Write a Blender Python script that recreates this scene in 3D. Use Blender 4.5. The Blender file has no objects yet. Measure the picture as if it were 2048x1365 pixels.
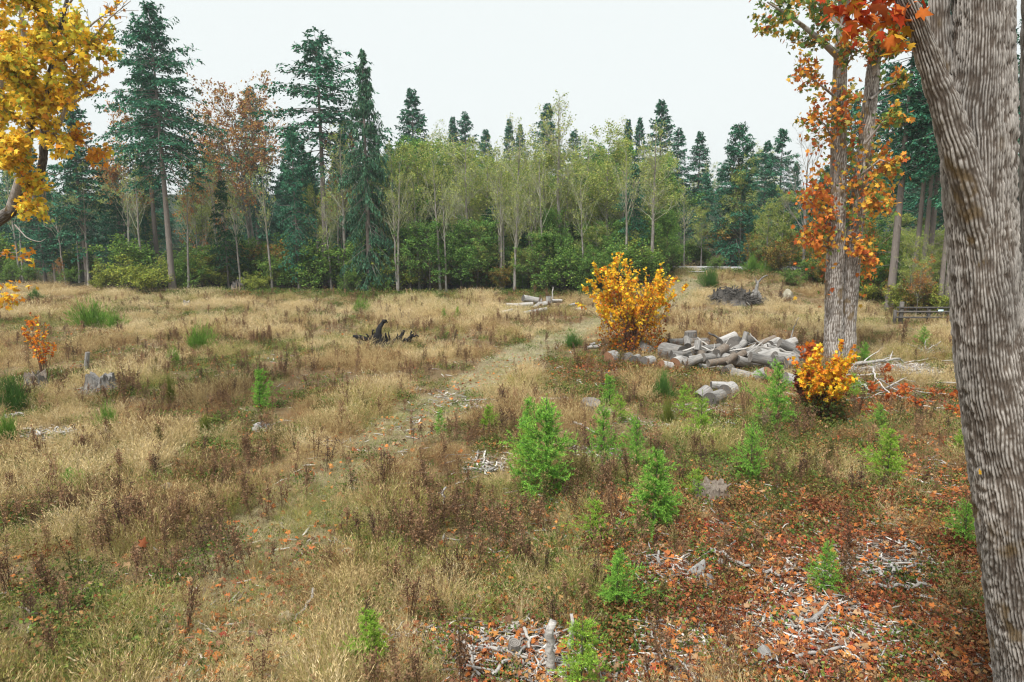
import bpy, math, numpy as np
from mathutils import Vector, Matrix, Euler

# ------------------------------------------------------------------ camera, sky, sun, exposure
SC = bpy.context.scene
COL = SC.collection
CAM_H = 6.0
F = 1365.0                      # focal length in photo pixels (24 mm on a 36 mm wide frame)
PITCH = math.atan((682.5 - 450.0) / F)
HAZE = 0.0005
cam_d = bpy.data.cameras.new('camera')
cam_d.lens = 24.0; cam_d.sensor_width = 36.0; cam_d.clip_start = 0.1; cam_d.clip_end = 6000.0
cam = bpy.data.objects.new('camera', cam_d); COL.objects.link(cam)
cam.location = (0, 0, CAM_H); cam.rotation_euler = (math.pi / 2 - PITCH, 0, 0)
SC.camera = cam

SUN_EL, SUN_AZ = math.radians(60), math.radians(215)     # azimuth clockwise from +Y: behind the camera, to the left
W = bpy.data.worlds.new('World'); SC.world = W; W.use_nodes = True
nt = W.node_tree; nt.nodes.clear()
o = nt.nodes.new('ShaderNodeOutputWorld'); bg = nt.nodes.new('ShaderNodeBackground')
sky = nt.nodes.new('ShaderNodeTexSky'); sky.sky_type = 'NISHITA'; sky.sun_disc = False
sky.sun_elevation = SUN_EL; sky.sun_rotation = SUN_AZ; sky.dust_density = 4.0; sky.ozone_density = 1.0
hs = nt.nodes.new('ShaderNodeHueSaturation'); hs.inputs['Saturation'].default_value = 0.2
mx = nt.nodes.new('ShaderNodeMix'); mx.data_type = 'RGBA'
mx.inputs['Factor'].default_value = 0.9                     # a closed, even cloud layer over the clear sky
mx.inputs['B'].default_value = (2.68, 2.83, 2.80, 1)
bg.inputs['Strength'].default_value = 0.1
nt.links.new(sky.outputs['Color'], hs.inputs['Color']); nt.links.new(hs.outputs['Color'], mx.inputs['A'])
nt.links.new(mx.outputs['Result'], bg.inputs['Color']); nt.links.new(bg.outputs['Background'], o.inputs['Surface'])

sun_d = bpy.data.lights.new('sun', 'SUN'); sun_d.energy = 1.5; sun_d.angle = math.radians(15); sun_d.color = (1.0, 0.97, 0.92)
sun = bpy.data.objects.new('sun', sun_d); COL.objects.link(sun)
sd = Vector((math.sin(SUN_AZ) * math.cos(SUN_EL), math.cos(SUN_AZ) * math.cos(SUN_EL), math.sin(SUN_EL)))
sun.rotation_euler = sd.to_track_quat('Z', 'Y').to_euler(); sun.location = (0, 0, 60)
SC.view_settings.view_transform = 'Standard'; SC.view_settings.look = 'None'
SC.view_settings.exposure = 1.75; SC.view_settings.gamma = 1.0; SC.view_settings.use_curve_mapping = False
cy = SC.cycles
cy.max_bounces = 4; cy.diffuse_bounces = 2; cy.glossy_bounces = 2; cy.transmission_bounces = 3; cy.transparent_max_bounces = 4; cy.volume_bounces = 0
cy.caustics_reflective = False; cy.caustics_refractive = False
cy.pixel_filter_type = 'BLACKMAN_HARRIS'; cy.filter_width = 1.2
cy.use_denoising = True

# ------------------------------------------------------------------ noise, terrain, pixel <-> ground
def h2(ix, iy, seed):
    n = (ix.astype(np.int64) * 374761393 + iy.astype(np.int64) * 668265263 + seed * 974634777) & 0xFFFFFFFF
    n = ((n ^ (n >> 13)) * 1274126177) & 0xFFFFFFFF
    n = n ^ (n >> 16)
    return (n & 0xFFFFFF) / float(0xFFFFFF)
def vnoise(x, y, seed=0):
    x = np.asarray(x, float); y = np.asarray(y, float)
    ix = np.floor(x); iy = np.floor(y); fx = x - ix; fy = y - iy
    fx = fx * fx * (3 - 2 * fx); fy = fy * fy * (3 - 2 * fy)
    ix = ix.astype(np.int64); iy = iy.astype(np.int64)
    a = h2(ix, iy, seed); b = h2(ix + 1, iy, seed); c = h2(ix, iy + 1, seed); d = h2(ix + 1, iy + 1, seed)
    return (a * (1 - fx) + b * fx) * (1 - fy) + (c * (1 - fx) + d * fx) * fy
def fbm(x, y, seed=0, oct=4, gain=0.5):
    s = 0; a = 1; t = 0
    for i in range(oct):
        s = s + a * vnoise(x * 2 ** i + 17.3 * i, y * 2 ** i - 9.1 * i, seed + i * 7); t += a; a *= gain
    return s / t
def sstep(a, b, x):
    t = np.clip((np.asarray(x, float) - a) / (b - a), 0, 1); return t * t * (3 - 2 * t)
def hz(x, y):
    x = np.asarray(x, float); y = np.asarray(y, float)
    rise = 1.7 * sstep(43, 64, y) * sstep(4, 13, x - (y - 50) * 0.12)
    back = 3.5 * sstep(70, 150, y)
    far = 20.0 * sstep(170, 420, y)
    bumps = 0.30 * (fbm(x / 6.0, y / 6.0, 3, 3) - 0.5) + 0.12 * (fbm(x / 1.3, y / 1.3, 9, 2) - 0.5)
    return rise + back + far + bumps
def ray(px, py):
    u = (px - 1024.0) / F; v = -(py - 682.5) / F
    cp, sp = math.cos(PITCH), math.sin(PITCH)
    return np.array([u, cp + v * sp, -sp + v * cp])
_S = 2.0 * 1.006 ** np.arange(900)
def gp(px, py, elev=0.0):
    """where the ray of a photo pixel meets the ground (or a level elev above it)"""
    d = ray(px, py); c = np.array([0, 0, CAM_H]); Pn = c + d * _S[:, None]
    g = Pn[:, 2] - hz(Pn[:, 0], Pn[:, 1]) - elev; k = int(np.argmax(g <= 0))
    if k == 0: return Pn[-1]
    t = g[k - 1] / (g[k - 1] - g[k]); return Pn[k - 1] + (Pn[k] - Pn[k - 1]) * t
def at(px, py, Y):
    d = ray(px, py); return np.array([0, 0, CAM_H]) + d * (Y / d[1])
def zat(py, Y):
    d = ray(1024, py); return CAM_H + d[2] * Y / d[1]
def gz(x, y): return float(hz(x, y))
def mpp(P):                      # metres per photo pixel at a point
    cp, sp = math.cos(PITCH), math.sin(PITCH)
    return (P[1] * cp - (P[2] - CAM_H) * sp) / F

# ------------------------------------------------------------------ mesh helpers
STATS = {'tris': 0}
def mesh(name, V, Fs, mat=None, col=None, smooth=False, mats=None, fmat=None):
    """V (n,3); Fs: list of int arrays (m,3)/(m,4); col (n,3) per-vertex colour"""
    V = np.asarray(V, np.float32); me = bpy.data.meshes.new(name)
    Fs = [np.asarray(f, np.int32) for f in (Fs if isinstance(Fs, list) else [Fs]) if len(f)]
    me.vertices.add(len(V)); me.vertices.foreach_set('co', V.ravel())
    nl = sum(f.size for f in Fs); nf = sum(len(f) for f in Fs)
    me.loops.add(nl); me.polygons.add(nf)
    me.loops.foreach_set('vertex_index', np.concatenate([f.ravel() for f in Fs]))
    tot = np.concatenate([np.full(len(f), f.shape[1], np.int32) for f in Fs])
    st = np.concatenate([[0], np.cumsum(tot)[:-1]]).astype(np.int32)
    me.polygons.foreach_set('loop_start', st); me.polygons.foreach_set('loop_total', tot)
    if smooth: me.polygons.foreach_set('use_smooth', np.ones(nf, bool))
    if fmat is not None: me.polygons.foreach_set('material_index', np.asarray(fmat, np.int32))
    if col is not None:
        a = me.attributes.new('Col', 'FLOAT_COLOR', 'POINT')
        c = np.ones((len(V), 4), np.float32); c[:, :3] = col; a.data.foreach_set('color', c.ravel())
    for m in (mats or ([mat] if mat else [])): me.materials.append(m)
    me.update(calc_edges=True)
    STATS['tris'] += int((tot - 2).sum())
    return me
class MB:
    def __init__(s): s.V = []; s.F = []; s.C = []; s.n = 0
    def add(s, V, F, C=None):
        V = np.asarray(V, float).reshape(-1, 3)
        for f in (F if isinstance(F, list) else [F]):
            if len(f): s.F.append(np.asarray(f) + s.n)
        s.V.append(V); s.n += len(V)
        C = np.ones((len(V), 3)) if C is None else np.broadcast_to(np.asarray(C, float), (len(V), 3))
        s.C.append(C)
    def build(s, name, mat, smooth=False):
        return mesh(name, np.concatenate(s.V), s.F, mat, np.concatenate(s.C), smooth)
def unit(v): return v / np.maximum(np.linalg.norm(v, axis=-1, keepdims=True), 1e-9)
def tubes(P, R, sides=5, cap=False):
    """P (N,k,3) paths, R (N,k) radii -> V, quads"""
    P = np.asarray(P, float); R = np.asarray(R, float)
    if P.ndim == 2: P = P[None]; R = R[None]
    N, k, _ = P.shape
    T = unit(np.gradient(P, axis=1))
    ref = np.where(np.abs(T[:, :1, 2:3]) > 0.9, np.array([1.0, 0, 0]), np.array([0, 0, 1.0]))
    ref = np.broadcast_to(ref, T.shape)
    A = unit(np.cross(T, ref)); B = np.cross(T, A)
    th = np.linspace(0, 2 * np.pi, sides, endpoint=False)
    V = P[:, :, None] + R[:, :, None, None] * (A[:, :, None] * np.cos(th)[:, None] + B[:, :, None] * np.sin(th)[:, None])
    idx = np.arange(N * k * sides).reshape(N, k, sides)
    a = idx[:, :-1]; b = idx[:, 1:]
    q = np.stack([a, np.roll(a, -1, 2), np.roll(b, -1, 2), b], -1).reshape(-1, 4)
    V = V.reshape(-1, 3); Fs = [q]
    if cap:
        c0 = len(V); V = np.concatenate([V, P[:, 0], P[:, -1]])
        i0 = idx[:, 0]; i1 = idx[:, -1]; n = np.arange(N)[:, None]
        Fs.append(np.stack([np.roll(i0, -1, 1), i0, np.broadcast_to(c0 + n, i0.shape)], -1).reshape(-1, 3))
        Fs.append(np.stack([i1, np.roll(i1, -1, 1), np.broadcast_to(c0 + N + n, i1.shape)], -1).reshape(-1, 3))
    return V, Fs
KITE = (np.array([[0, 0, 0], [.5, .42, 0], [0, 1, -.06], [-.5, .42, 0]]), np.array([[0, 1, 2, 3]]))
NEEDLE = (np.array([[-.5, 0, 0], [.5, 0, 0], [0, 1, 0]]), np.array([[0, 1, 2]]))
_h = [(0, 0), (.16, -.06), (.46, .10), (.29, .30), (.56, .60), (.24, .56), (0, 1.0)]
_o = _h + [(-x, y) for x, y in _h[-2:0:-1]]
MAPLE = (np.array([[0, .34, .05]] + [[x, y, -.10 * abs(x) - .10 * (y > .8)] for x, y in _o]),
         np.array([[0, 1 + (i + 1) % 12, 1 + i] for i in range(12)]))
LEAF6 = (np.array([[0, 0, 0], [.42, .12, -.05], [.30, .42, 0], [.50, .70, -.06], [0, 1, -.1], [-.50, .70, -.06], [-.30, .42, 0], [-.42, .12, -.05]]),
         np.array([[0, 1, 2, 6], [0, 6, 7, 0], [2, 3, 4, 6], [4, 5, 6, 4]]))
LEAF6 = (LEAF6[0], np.array([[0, 1, 2], [0, 2, 6], [0, 6, 7], [2, 3, 4], [2, 4, 6], [4, 5, 6]]))
def cards(P, D, Nrm, L, Wd, tmpl, C):
    """leaf cards at P along D with normal Nrm, length L, width Wd; C (N,3) colours"""
    P = np.asarray(P, float); N = len(P)
    D = unit(D); X = unit(np.cross(D, Nrm)); Z = np.cross(X, D)
    tv, tf = tmpl; m = len(tv)
    L = np.broadcast_to(np.asarray(L, float), (N,)); Wd = np.broadcast_to(np.asarray(Wd, float), (N,))
    V = (P[:, None] + X[:, None] * (tv[:, 0] * Wd[:, None])[..., None] + D[:, None] * (tv[:, 1] * L[:, None])[..., None]
         + Z[:, None] * (tv[:, 2] * L[:, None])[..., None])
    Fc = (tf[None] + (np.arange(N) * m)[:, None, None]).reshape(-1, tf.shape[1])
    return V.reshape(-1, 3), Fc, np.repeat(np.asarray(C), m, axis=0)
def pal(rng, n, cols, w=None, jit=0.15):
    cols = np.asarray(cols, float); i = rng.choice(len(cols), n, p=None if w is None else np.asarray(w) / np.sum(w))
    return cols[i] * (1 + jit * rng.standard_normal((n, 1))).clip(.5, 1.6)
def rdir(rng, n, zb=0.0):
    v = rng.standard_normal((n, 3)); v[:, 2] += zb; return unit(v)

# ------------------------------------------------------------------ objects
def obj(name, me, parent=None, loc=None, rot=None, scl=None):
    o = bpy.data.objects.new(name, me); COL.objects.link(o)
    if parent is not None: o.parent = parent
    if loc is not None: o.location = [float(v) for v in loc]
    if rot is not None: o.rotation_euler = rot
    if scl is not None: o.scale = scl
    return o
def tag(o, label=None, cat=None, group=None, kind=None):
    if label: o['label'] = label
    if cat: o['category'] = cat
    if group: o['group'] = group
    if kind: o['kind'] = kind
    return o
def thing(name, label, cat, loc, rotz=0.0, scl=1.0, group=None):
    s = (scl, scl, scl) if np.isscalar(scl) else scl
    r = {'young fir': .30, 'bush': .35, 'fern': .3, 'log': .45, 'stump': .75, 'root heap': 1.6, 'debris': .6, 'shrub': .9, 'snag': .25, 'branch': .3, 'fence': .3}.get(cat, .5)
    EXCL.append((float(loc[0]), float(loc[1]), r))
    return tag(obj(name, None, None, loc, (0, 0, rotz), s), label, cat, group)

# ------------------------------------------------------------------ materials
MATS = {}
def new_mat(name):
    m = bpy.data.materials.new(name); m.use_nodes = True; m.node_tree.nodes.clear(); MATS[name] = m
    nt = m.node_tree; out = nt.nodes.new('ShaderNodeOutputMaterial'); return m, nt, out
def N(nt, t, **kw):
    n = nt.nodes.new(t)
    for k, v in kw.items():
        if k.startswith('i_'): n.inputs[k[2:].replace('_', ' ')].default_value = v
        else: setattr(n, k, v)
    return n
def mixc(nt, fac, a, b, mode='MIX'):
    m = N(nt, 'ShaderNodeMix', data_type='RGBA', blend_type=mode)
    for s, v in (('Factor', fac), ('A', a), ('B', b)):
        if hasattr(v, 'links') or hasattr(v, 'is_linked'): nt.links.new(v, m.inputs[s])
        else: m.inputs[s].default_value = v if np.isscalar(v) else (*v, 1)
    return m.outputs['Result']
def ramp(nt, src, a, b):
    r = N(nt, 'ShaderNodeMapRange', clamp=True, i_From_Min=a, i_From_Max=b); nt.links.new(src, r.inputs['Value']); return r.outputs['Result']
def noise(nt, vec, scale, detail=4, rough=0.55, dist=0.0):
    n = N(nt, 'ShaderNodeTexNoise', i_Scale=scale, i_Detail=detail, i_Roughness=rough, i_Distortion=dist); nt.links.new(vec, n.inputs['Vector']); return n.outputs['Fac']
def coords(nt, scale=(1, 1, 1), kind='Object'):
    t = N(nt, 'ShaderNodeTexCoord'); m = N(nt, 'ShaderNodeMapping'); m.inputs['Scale'].default_value = scale
    nt.links.new(t.outputs[kind], m.inputs['Vector']); return m.outputs['Vector']
def bump(nt, h, strength, dist):
    b = N(nt, 'ShaderNodeBump', i_Strength=strength, i_Distance=dist); nt.links.new(h, b.inputs['Height']); return b.outputs['Normal']
def leaf_mat(name, transl=0.3, inst=False, gloss=0.0):
    m, nt, out = new_mat(name)
    a = N(nt, 'ShaderNodeAttribute', attribute_name='Col'); c = a.outputs['Color']
    if inst:
        t = N(nt, 'ShaderNodeAttribute', attribute_name='tint'); t.attribute_type = 'INSTANCER'
        c = mixc(nt, 1.0, c, t.outputs['Color'], 'MULTIPLY')
    d = N(nt, 'ShaderNodeBsdfDiffuse'); tr = N(nt, 'ShaderNodeBsdfTranslucent'); mxs = N(nt, 'ShaderNodeMixShader'); mxs.inputs[0].default_value = transl
    nt.links.new(c, d.inputs['Color']); nt.links.new(c, tr.inputs['Color'])
    nt.links.new(d.outputs[0], mxs.inputs[1]); nt.links.new(tr.outputs[0], mxs.inputs[2])
    s = mxs.outputs[0]
    if gloss:
        g = N(nt, 'ShaderNodeBsdfGlossy', i_Roughness=0.45); g.inputs['Color'].default_value = (1, 1, 1, 1)
        m2 = N(nt, 'ShaderNodeMixShader'); m2.inputs[0].default_value = gloss
        nt.links.new(s, m2.inputs[1]); nt.links.new(g.outputs[0], m2.inputs[2]); s = m2.outputs[0]
    nt.links.new(s, out.inputs['Surface']); return m
def bark_mat(name, c1, c2, c3, scl=(6, 6, 1.2), bstr=0.6, bdist=0.03, moss=None):
    m, nt, out = new_mat(name)
    v = coords(nt, scl); n1 = noise(nt, v, 3.0, 6, 0.65, 0.4); n2 = noise(nt, coords(nt), 0.9, 3)
    c = mixc(nt, ramp(nt, n1, .35, .65), c1, c2); c = mixc(nt, ramp(nt, n2, .45, .7), c, c3)
    if moss: c = mixc(nt, ramp(nt, noise(nt, coords(nt, (1, 1, 0.7)), 1.6, 5, 0.6), .55, .63), c, moss)
    p = N(nt, 'ShaderNodeBsdfPrincipled', i_Roughness=0.95); p.inputs['Specular IOR Level'].default_value = 0.1
    nt.links.new(c, p.inputs['Base Color']); nt.links.new(bump(nt, n1, bstr, bdist), p.inputs['Normal'])
    nt.links.new(p.outputs[0], out.inputs['Surface']); return m
def wood_mat(name, c1, c2, c3, scl=(1.2, 14, 14), bdist=0.01):
    m, nt, out = new_mat(name)
    v = coords(nt, scl); n1 = noise(nt, v, 2.2, 6, 0.7, 0.25); n2 = noise(nt, coords(nt), 2.3, 4)
    oi = N(nt, 'ShaderNodeObjectInfo')
    c = mixc(nt, ramp(nt, n1, .32, .68), c1, c2); c = mixc(nt, ramp(nt, n2, .52, .75), c, c3)
    val = N(nt, 'ShaderNodeMapRange', i_To_Min=0.75, i_To_Max=1.15); nt.links.new(oi.outputs['Random'], val.inputs['Value'])
    hv = N(nt, 'ShaderNodeHueSaturation'); nt.links.new(c, hv.inputs['Color']); nt.links.new(val.outputs['Result'], hv.inputs['Value'])
    p = N(nt, 'ShaderNodeBsdfPrincipled', i_Roughness=0.9); p.inputs['Specular IOR Level'].default_value = 0.15
    nt.links.new(hv.outputs['Color'], p.inputs['Base Color']); nt.links.new(bump(nt, n1, .8, bdist), p.inputs['Normal'])
    nt.links.new(p.outputs[0], out.inputs['Surface']); return m
def cut_mat(name, c1, c2):
    m, nt, out = new_mat(name)
    t = N(nt, 'ShaderNodeTexCoord')
    w = N(nt, 'ShaderNodeTexWave', wave_type='RINGS', rings_direction='X', i_Scale=11.0, i_Distortion=2.5, i_Detail=3.0)
    nt.links.new(t.outputs['Object'], w.inputs['Vector'])
    n = noise(nt, t.outputs['Object'], 6.0, 5, 0.6)
    c = mixc(nt, w.outputs['Fac'], c1, c2); c = mixc(nt, ramp(nt, n, .5, .75), c, [v * 0.55 for v in c1])
    p = N(nt, 'ShaderNodeBsdfPrincipled', i_Roughness=0.95); p.inputs['Specular IOR Level'].default_value = 0.1
    nt.links.new(c, p.inputs['Base Color']); nt.links.new(bump(nt, n, .6, .01), p.inputs['Normal'])
    nt.links.new(p.outputs[0], out.inputs['Surface']); return m
def plain_mat(name, c1, c2, scale=8.0, rough=0.9):
    m, nt, out = new_mat(name); n = noise(nt, coords(nt), scale, 5, .6)
    c = mixc(nt, ramp(nt, n, .35, .65), c1, c2); p = N(nt, 'ShaderNodeBsdfPrincipled', i_Roughness=rough)
    p.inputs['Specular IOR Level'].default_value = 0.2
    nt.links.new(c, p.inputs['Base Color']); nt.links.new(bump(nt, n, .5, .02), p.inputs['Normal'])
    nt.links.new(p.outputs[0], out.inputs['Surface']); return m

M_FIR = leaf_mat('fir_needles', 0.15); M_LEAF = leaf_mat('leaves', 0.35); M_YOUNG = leaf_mat('young_needles', 0.25)
M_GRASS = leaf_mat('grass_blades', 0.25, inst=True); M_LITTER = leaf_mat('litter', 0.2, inst=True)
M_BARK_FIR = bark_mat('fir_bark', (.17, .14, .12), (.27, .235, .21), (.20, .175, .16))
M_BARK_PALE = bark_mat('pale_bark', (.17, .15, .13), (.36, .34, .31), (.14, .12, .10), scl=(3, 3, .8), bdist=.015)
M_BARK_DARK = bark_mat('dark_bark', (.06, .05, .04), (.13, .11, .09), (.10, .09, .07))
M_LICHEN = bark_mat('lichen_twigs', (.30, .30, .21), (.48, .48, .35), (.36, .35, .26), scl=(3, 3, 3), bdist=.005)
M_BARK_MAPLE = bark_mat('maple_bark', (.22, .19, .17), (.40, .37, .34), (.33, .29, .26), scl=(9, 9, 1.3), bdist=.03, moss=(.11, .075, .035))
M_TWIG_RED = bark_mat('red_brown_twigs', (.13, .07, .045), (.20, .11, .07), (.16, .10, .07), scl=(3, 3, 3), bdist=.004)
M_WOOD = wood_mat('weathered_wood', (.075, .07, .065), (.37, .355, .335), (.21, .185, .155), (.8, 7, 7), .05)
M_WOOD_PALE = wood_mat('bleached_wood', (.16, .15, .14), (.55, .535, .51), (.33, .30, .265), (.8, 7, 7), .05)
M_STICK = wood_mat('bleached_sticks', (.24, .22, .20), (.60, .575, .54), (.36, .32, .28), (1.0, 9, 9), .02)
M_STUMP = wood_mat('stump_wood', (.06, .052, .045), (.40, .38, .35), (.24, .21, .18), (7, 7, .8), .08)
M_STUMP_BROWN = wood_mat('old_stump_wood', (.11, .085, .065), (.27, .23, .19), (.19, .13, .09), (9, 9, 1.0), .04)
M_WOOD_DARK = wood_mat('dark_old_wood', (.06, .055, .05), (.17, .155, .14), (.11, .10, .09))
M_CHAR = wood_mat('charred_wood', (.006, .006, .007), (.028, .027, .028), (.05, .045, .042))
M_CUT = cut_mat('cut_end_grain', (.13, .115, .10), (.25, .23, .21)); M_CUT_RED = cut_mat('rotten_end_grain', (.24, .115, .06), (.32, .18, .11))
M_ROCK = plain_mat('pale_stone', (.20, .195, .185), (.40, .39, .37), 7.0); M_ROCK_TAN = plain_mat('tan_stone', (.27, .22, .14), (.42, .36, .25), 7.0)
M_ROCK_CREAM = plain_mat('cream_stone', (.22, .20, .145), (.38, .35, .27), 5.0)
M_SLAB = plain_mat('grey_gravel', (.38, .38, .40), (.48, .48, .50), 3.0)
# ------------------------------------------------------------------ what grows where (world space)
def blobs(lst):
    out = []
    for px, py, rx, ry, w in lst:
        P = gp(px, py); out.append((P[0], P[1], rx, ry, w))
    return out
def bsum(bl, x, y, warp=0.35, seed=50):
    wx = (fbm(x / 1.7, y / 1.7, seed, 3) - .5) * 2; wy = (fbm(x / 1.7, y / 1.7, seed + 5, 3) - .5) * 2
    s = np.zeros_like(np.asarray(x, float))
    for cx, cy, rx, ry, w in bl:
        dx = (x - cx) / rx + wx * warp * 2; dy = (y - cy) / ry + wy * warp * 2
        s = np.maximum(s, w * np.exp(-(dx * dx + dy * dy)))
    return s
B_LEAF = blobs([(1700, 1250, 3.2, 4.0, 1.0), (1480, 1200, 2.6, 2.6, .9), (1950, 1100, 3.5, 4.0, .9), (1150, 1330, 2.5, 1.8, .7), (1350, 1050, 2.0, 2.0, .8),
                (900, 1250, 2.2, 2.0, .45), (1850, 960, 3.0, 3.0, .7), (1700, 1030, 3, 2.5, .7), (1230, 740, 3.0, 2.5, .6), (1600, 770, 3.5, 3.0, .6), (1400, 760, 4, 2.5, .5),
                (1800, 800, 4, 3, .55), (560, 1250, 1.2, 2.6, .22), (420, 1330, 1.2, 1.4, .30), (1420, 990, 1.2, .8, 1.0), (1000, 1180, 2.4, 2.0, .4)])
B_CHIP = blobs([(1650, 1240, 1.3, .9, 1.0), (1800, 1150, 1.2, .9, 1.0), (1560, 1300, 1.3, .5, .9), (1500, 1210, .9, .5, .55), (1340, 1130, .7, .7, .6), (1640, 1170, .8, .5, .7),
                (1000, 1310, 1.1, .8, .9), (880, 1290, .9, .6, .7), (1290, 1330, .9, .7, .75), (1400, 1260, .9, .5, .6), (1800, 740, 2.2, 1.6, 1.0), (1870, 700, 1.5, 1.0, .8), (1720, 745, 2.0, 1.0, .9),
                (950, 810, 1.8, 1.0, .5), (760, 850, 2.0, .8, .35), (900, 790, 1.4, 1.4, .35), (980, 930, .9, 1.0, .6), (1160, 900, .8, .8, .6), (1290, 850, .8, .6, .5),
                (640, 890, 1.0, .6, .5), (1050, 590, 3, 1.5, .25), (110, 870, 1.2, .8, .5), (1330, 700, 2.0, 1.5, .4), (1520, 740, 3.0, 2.0, .5), (1400, 820, 1.2, .6, .5)])
B_GREEN = blobs([(1330, 755, 3.0, 2.2, .8), (1560, 880, 2.2, 2.0, .9), (1650, 980, 2.2, 2.0, .8), (1480, 1000, 1.6, 1.3, .7), (80, 960, 2.4, 1.8, .8), (110, 900, 1.6, .8, .9), (1230, 790, 2, 2, .5),
                 (1850, 1080, 1.5, 1.6, .7), (1180, 720, 1.5, 1.5, .6), (470, 640, 6, 2.5, .5), (600, 690, 4, 2, .5), (760, 700, 2.5, 1.2, .6), (350, 720, 4, 2, .5), (60, 640, 6, 3, .5), (200, 620, 5, 3, .4),
                 (700, 790, 2.0, 1.2, .6), (440, 850, 1.5, 1.2, .5), (1640, 850, 1.6, .9, .9), (1640, 820, 1.3, .8, .9), (1420, 1160, .7, .6, .7), (1440, 1260, .8, .6, .8), (1520, 1230, .7, .5, .4), (30, 780, 2.5, 2, .5)])
B_WEED = blobs([(300, 1060, 1.6, 1.3, 1.0), (150, 1020, 1.3, 1.0, .9), (420, 1080, .9, 1.1, .9), (820, 1000, 1.6, 1.2, .8), (880, 1060, 1.2, 1.0, .8), (700, 960, 1.4, 1.2, .5), (960, 880, 1.3, .8, .6), (400, 960, 1.4, 1.0, .6),
                (250, 800, 3, 2, .5), (330, 740, 3, 2, .6), (560, 760, 2.5, 2, .5), (640, 930, 1.2, 1.0, .4), (1560, 960, 1.5, 1.0, .7), (1400, 1000, 1.0, .7, .5), (1050, 700, 1.6, 2.0, .4), (1545, 605, 1.5, .8, 1.0),
                (1400, 655, 4, 1.6, .6), (480, 690, 4, 2.5, .5), (880, 700, 3, 2.0, .4), (1110, 650, 1.0, .8, .7), (660, 640, 3, 1.5, .4), (1180, 940, .9, 1.2, .5), (1250, 960, 1.0, .9, .6), (240, 1150, .9, .6, .5), (520, 1020, .8, .9, .5)])
PATH_PX = [(1395, 548), (1375, 575), (1345, 605), (1260, 628), (1180, 650), (1100, 682), (1030, 715), (970, 755), (910, 800), (830, 850), (740, 905), (660, 965), (590, 1040), (530, 1130), (480, 1220), (430, 1320), (400, 1400), (380, 1500)]
PATH = np.array([gp(*p)[:2] for p in PATH_PX])
def path_d(x, y):
    x = np.asarray(x, float); y = np.asarray(y, float); best = np.full(x.shape, 1e9)
    for a, b in zip(PATH[:-1], PATH[1:]):
        ab = b - a; t = np.clip(((x - a[0]) * ab[0] + (y - a[1]) * ab[1]) / (ab @ ab), 0, 1)
        best = np.minimum(best, np.hypot(x - a[0] - t * ab[0], y - a[1] - t * ab[1]))
    return best
def w_path(x, y):
    d = path_d(x, y) + (fbm(x / 1.5, y / 1.5, 77, 3) - .5) * 1.4
    w = 1 - sstep(.75, 1.5, d)
    return w * np.where(y < 24, .62, .88)
TREELINE = np.array([(x, gp(x, yy)[1]) for x, yy in ((-400, 560), (0, 568), (350, 588), (740, 590), (1150, 588), (1280, 575), (1340, 545), (1600, 552), (1680, 580), (1780, 620), (1900, 640), (2500, 650))])
def treeline_y(x, y):
    return np.interp(1024 + F * x / np.maximum(y, 1), TREELINE[:, 0], TREELINE[:, 1])
def maps(x, y):
    m = {}
    m['path'] = w_path(x, y)
    m['leaf'] = np.clip(bsum(B_LEAF, x, y, .3, 51), 0, 1)
    m['chip'] = np.clip(bsum(B_CHIP, x, y, .45, 61), 0, 1)
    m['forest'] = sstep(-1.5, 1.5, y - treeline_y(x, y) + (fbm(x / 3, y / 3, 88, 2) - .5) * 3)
    n = fbm(x / 2.6, y / 2.6, 21, 4); n2 = fbm(x / 9.0, y / 9.0, 25, 3)
    m['n'] = n; m['n2'] = n2; m['n3'] = fbm(x / 3.4, y / 3.4, 27, 3); m['n4'] = fbm(x / 4.2 + 9, y / 4.2, 29, 3)
    m['green'] = np.clip(bsum(B_GREEN, x, y, .35, 71) + .55 * sstep(.58, .72, fbm(x / 2.0, y / 2.0, 31, 3)) , 0, 1)
    m['weed'] = np.clip(bsum(B_WEED, x, y, .4, 81) + .5 * sstep(.58, .7, fbm(x / 1.6, y / 1.6, 41, 3)), 0, 1)
    return m

# ------------------------------------------------------------------ ground
xs = np.sinh(np.linspace(-5.3, 5.3, 320)) * 6.0
yt = np.linspace(0, 1, 320); ys = -40 + 46 * sstep(0, 1, np.minimum(yt * 6, 1)) + 60 * yt ** 1.5 + 1500 * np.clip((yt - .55) / .45, 0, 1) ** 4
X, Y = np.meshgrid(xs, ys); gx = X.ravel(); gy = Y.ravel()
mp = maps(gx, gy)
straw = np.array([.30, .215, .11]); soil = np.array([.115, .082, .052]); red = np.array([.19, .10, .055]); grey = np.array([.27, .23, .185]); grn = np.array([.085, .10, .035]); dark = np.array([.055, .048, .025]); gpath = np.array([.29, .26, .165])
def lerp(a, b, t): return a + (b - a) * t[:, None]
gc = lerp(np.broadcast_to(soil, (len(gx), 3)), straw, .35 + .5 * sstep(.35, .65, mp['n']))
gc = lerp(gc, grn, .7 * mp['green']); gc = lerp(gc, red, .75 * sstep(.15, .8, mp['leaf'])); gc = lerp(gc, grey, .8 * sstep(.3, .8, mp['chip']))
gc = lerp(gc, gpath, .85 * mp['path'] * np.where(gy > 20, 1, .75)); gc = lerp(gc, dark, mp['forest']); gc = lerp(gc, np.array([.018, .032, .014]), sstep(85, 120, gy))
idx = np.arange(len(gx)).reshape(X.shape)
quads = np.stack([idx[:-1, :-1], idx[:-1, 1:], idx[1:, 1:], idx[1:, :-1]], -1).reshape(-1, 4)
mg, nt, out = new_mat('field_soil')
a = N(nt, 'ShaderNodeAttribute', attribute_name='Col'); cd = coords(nt)
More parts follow.
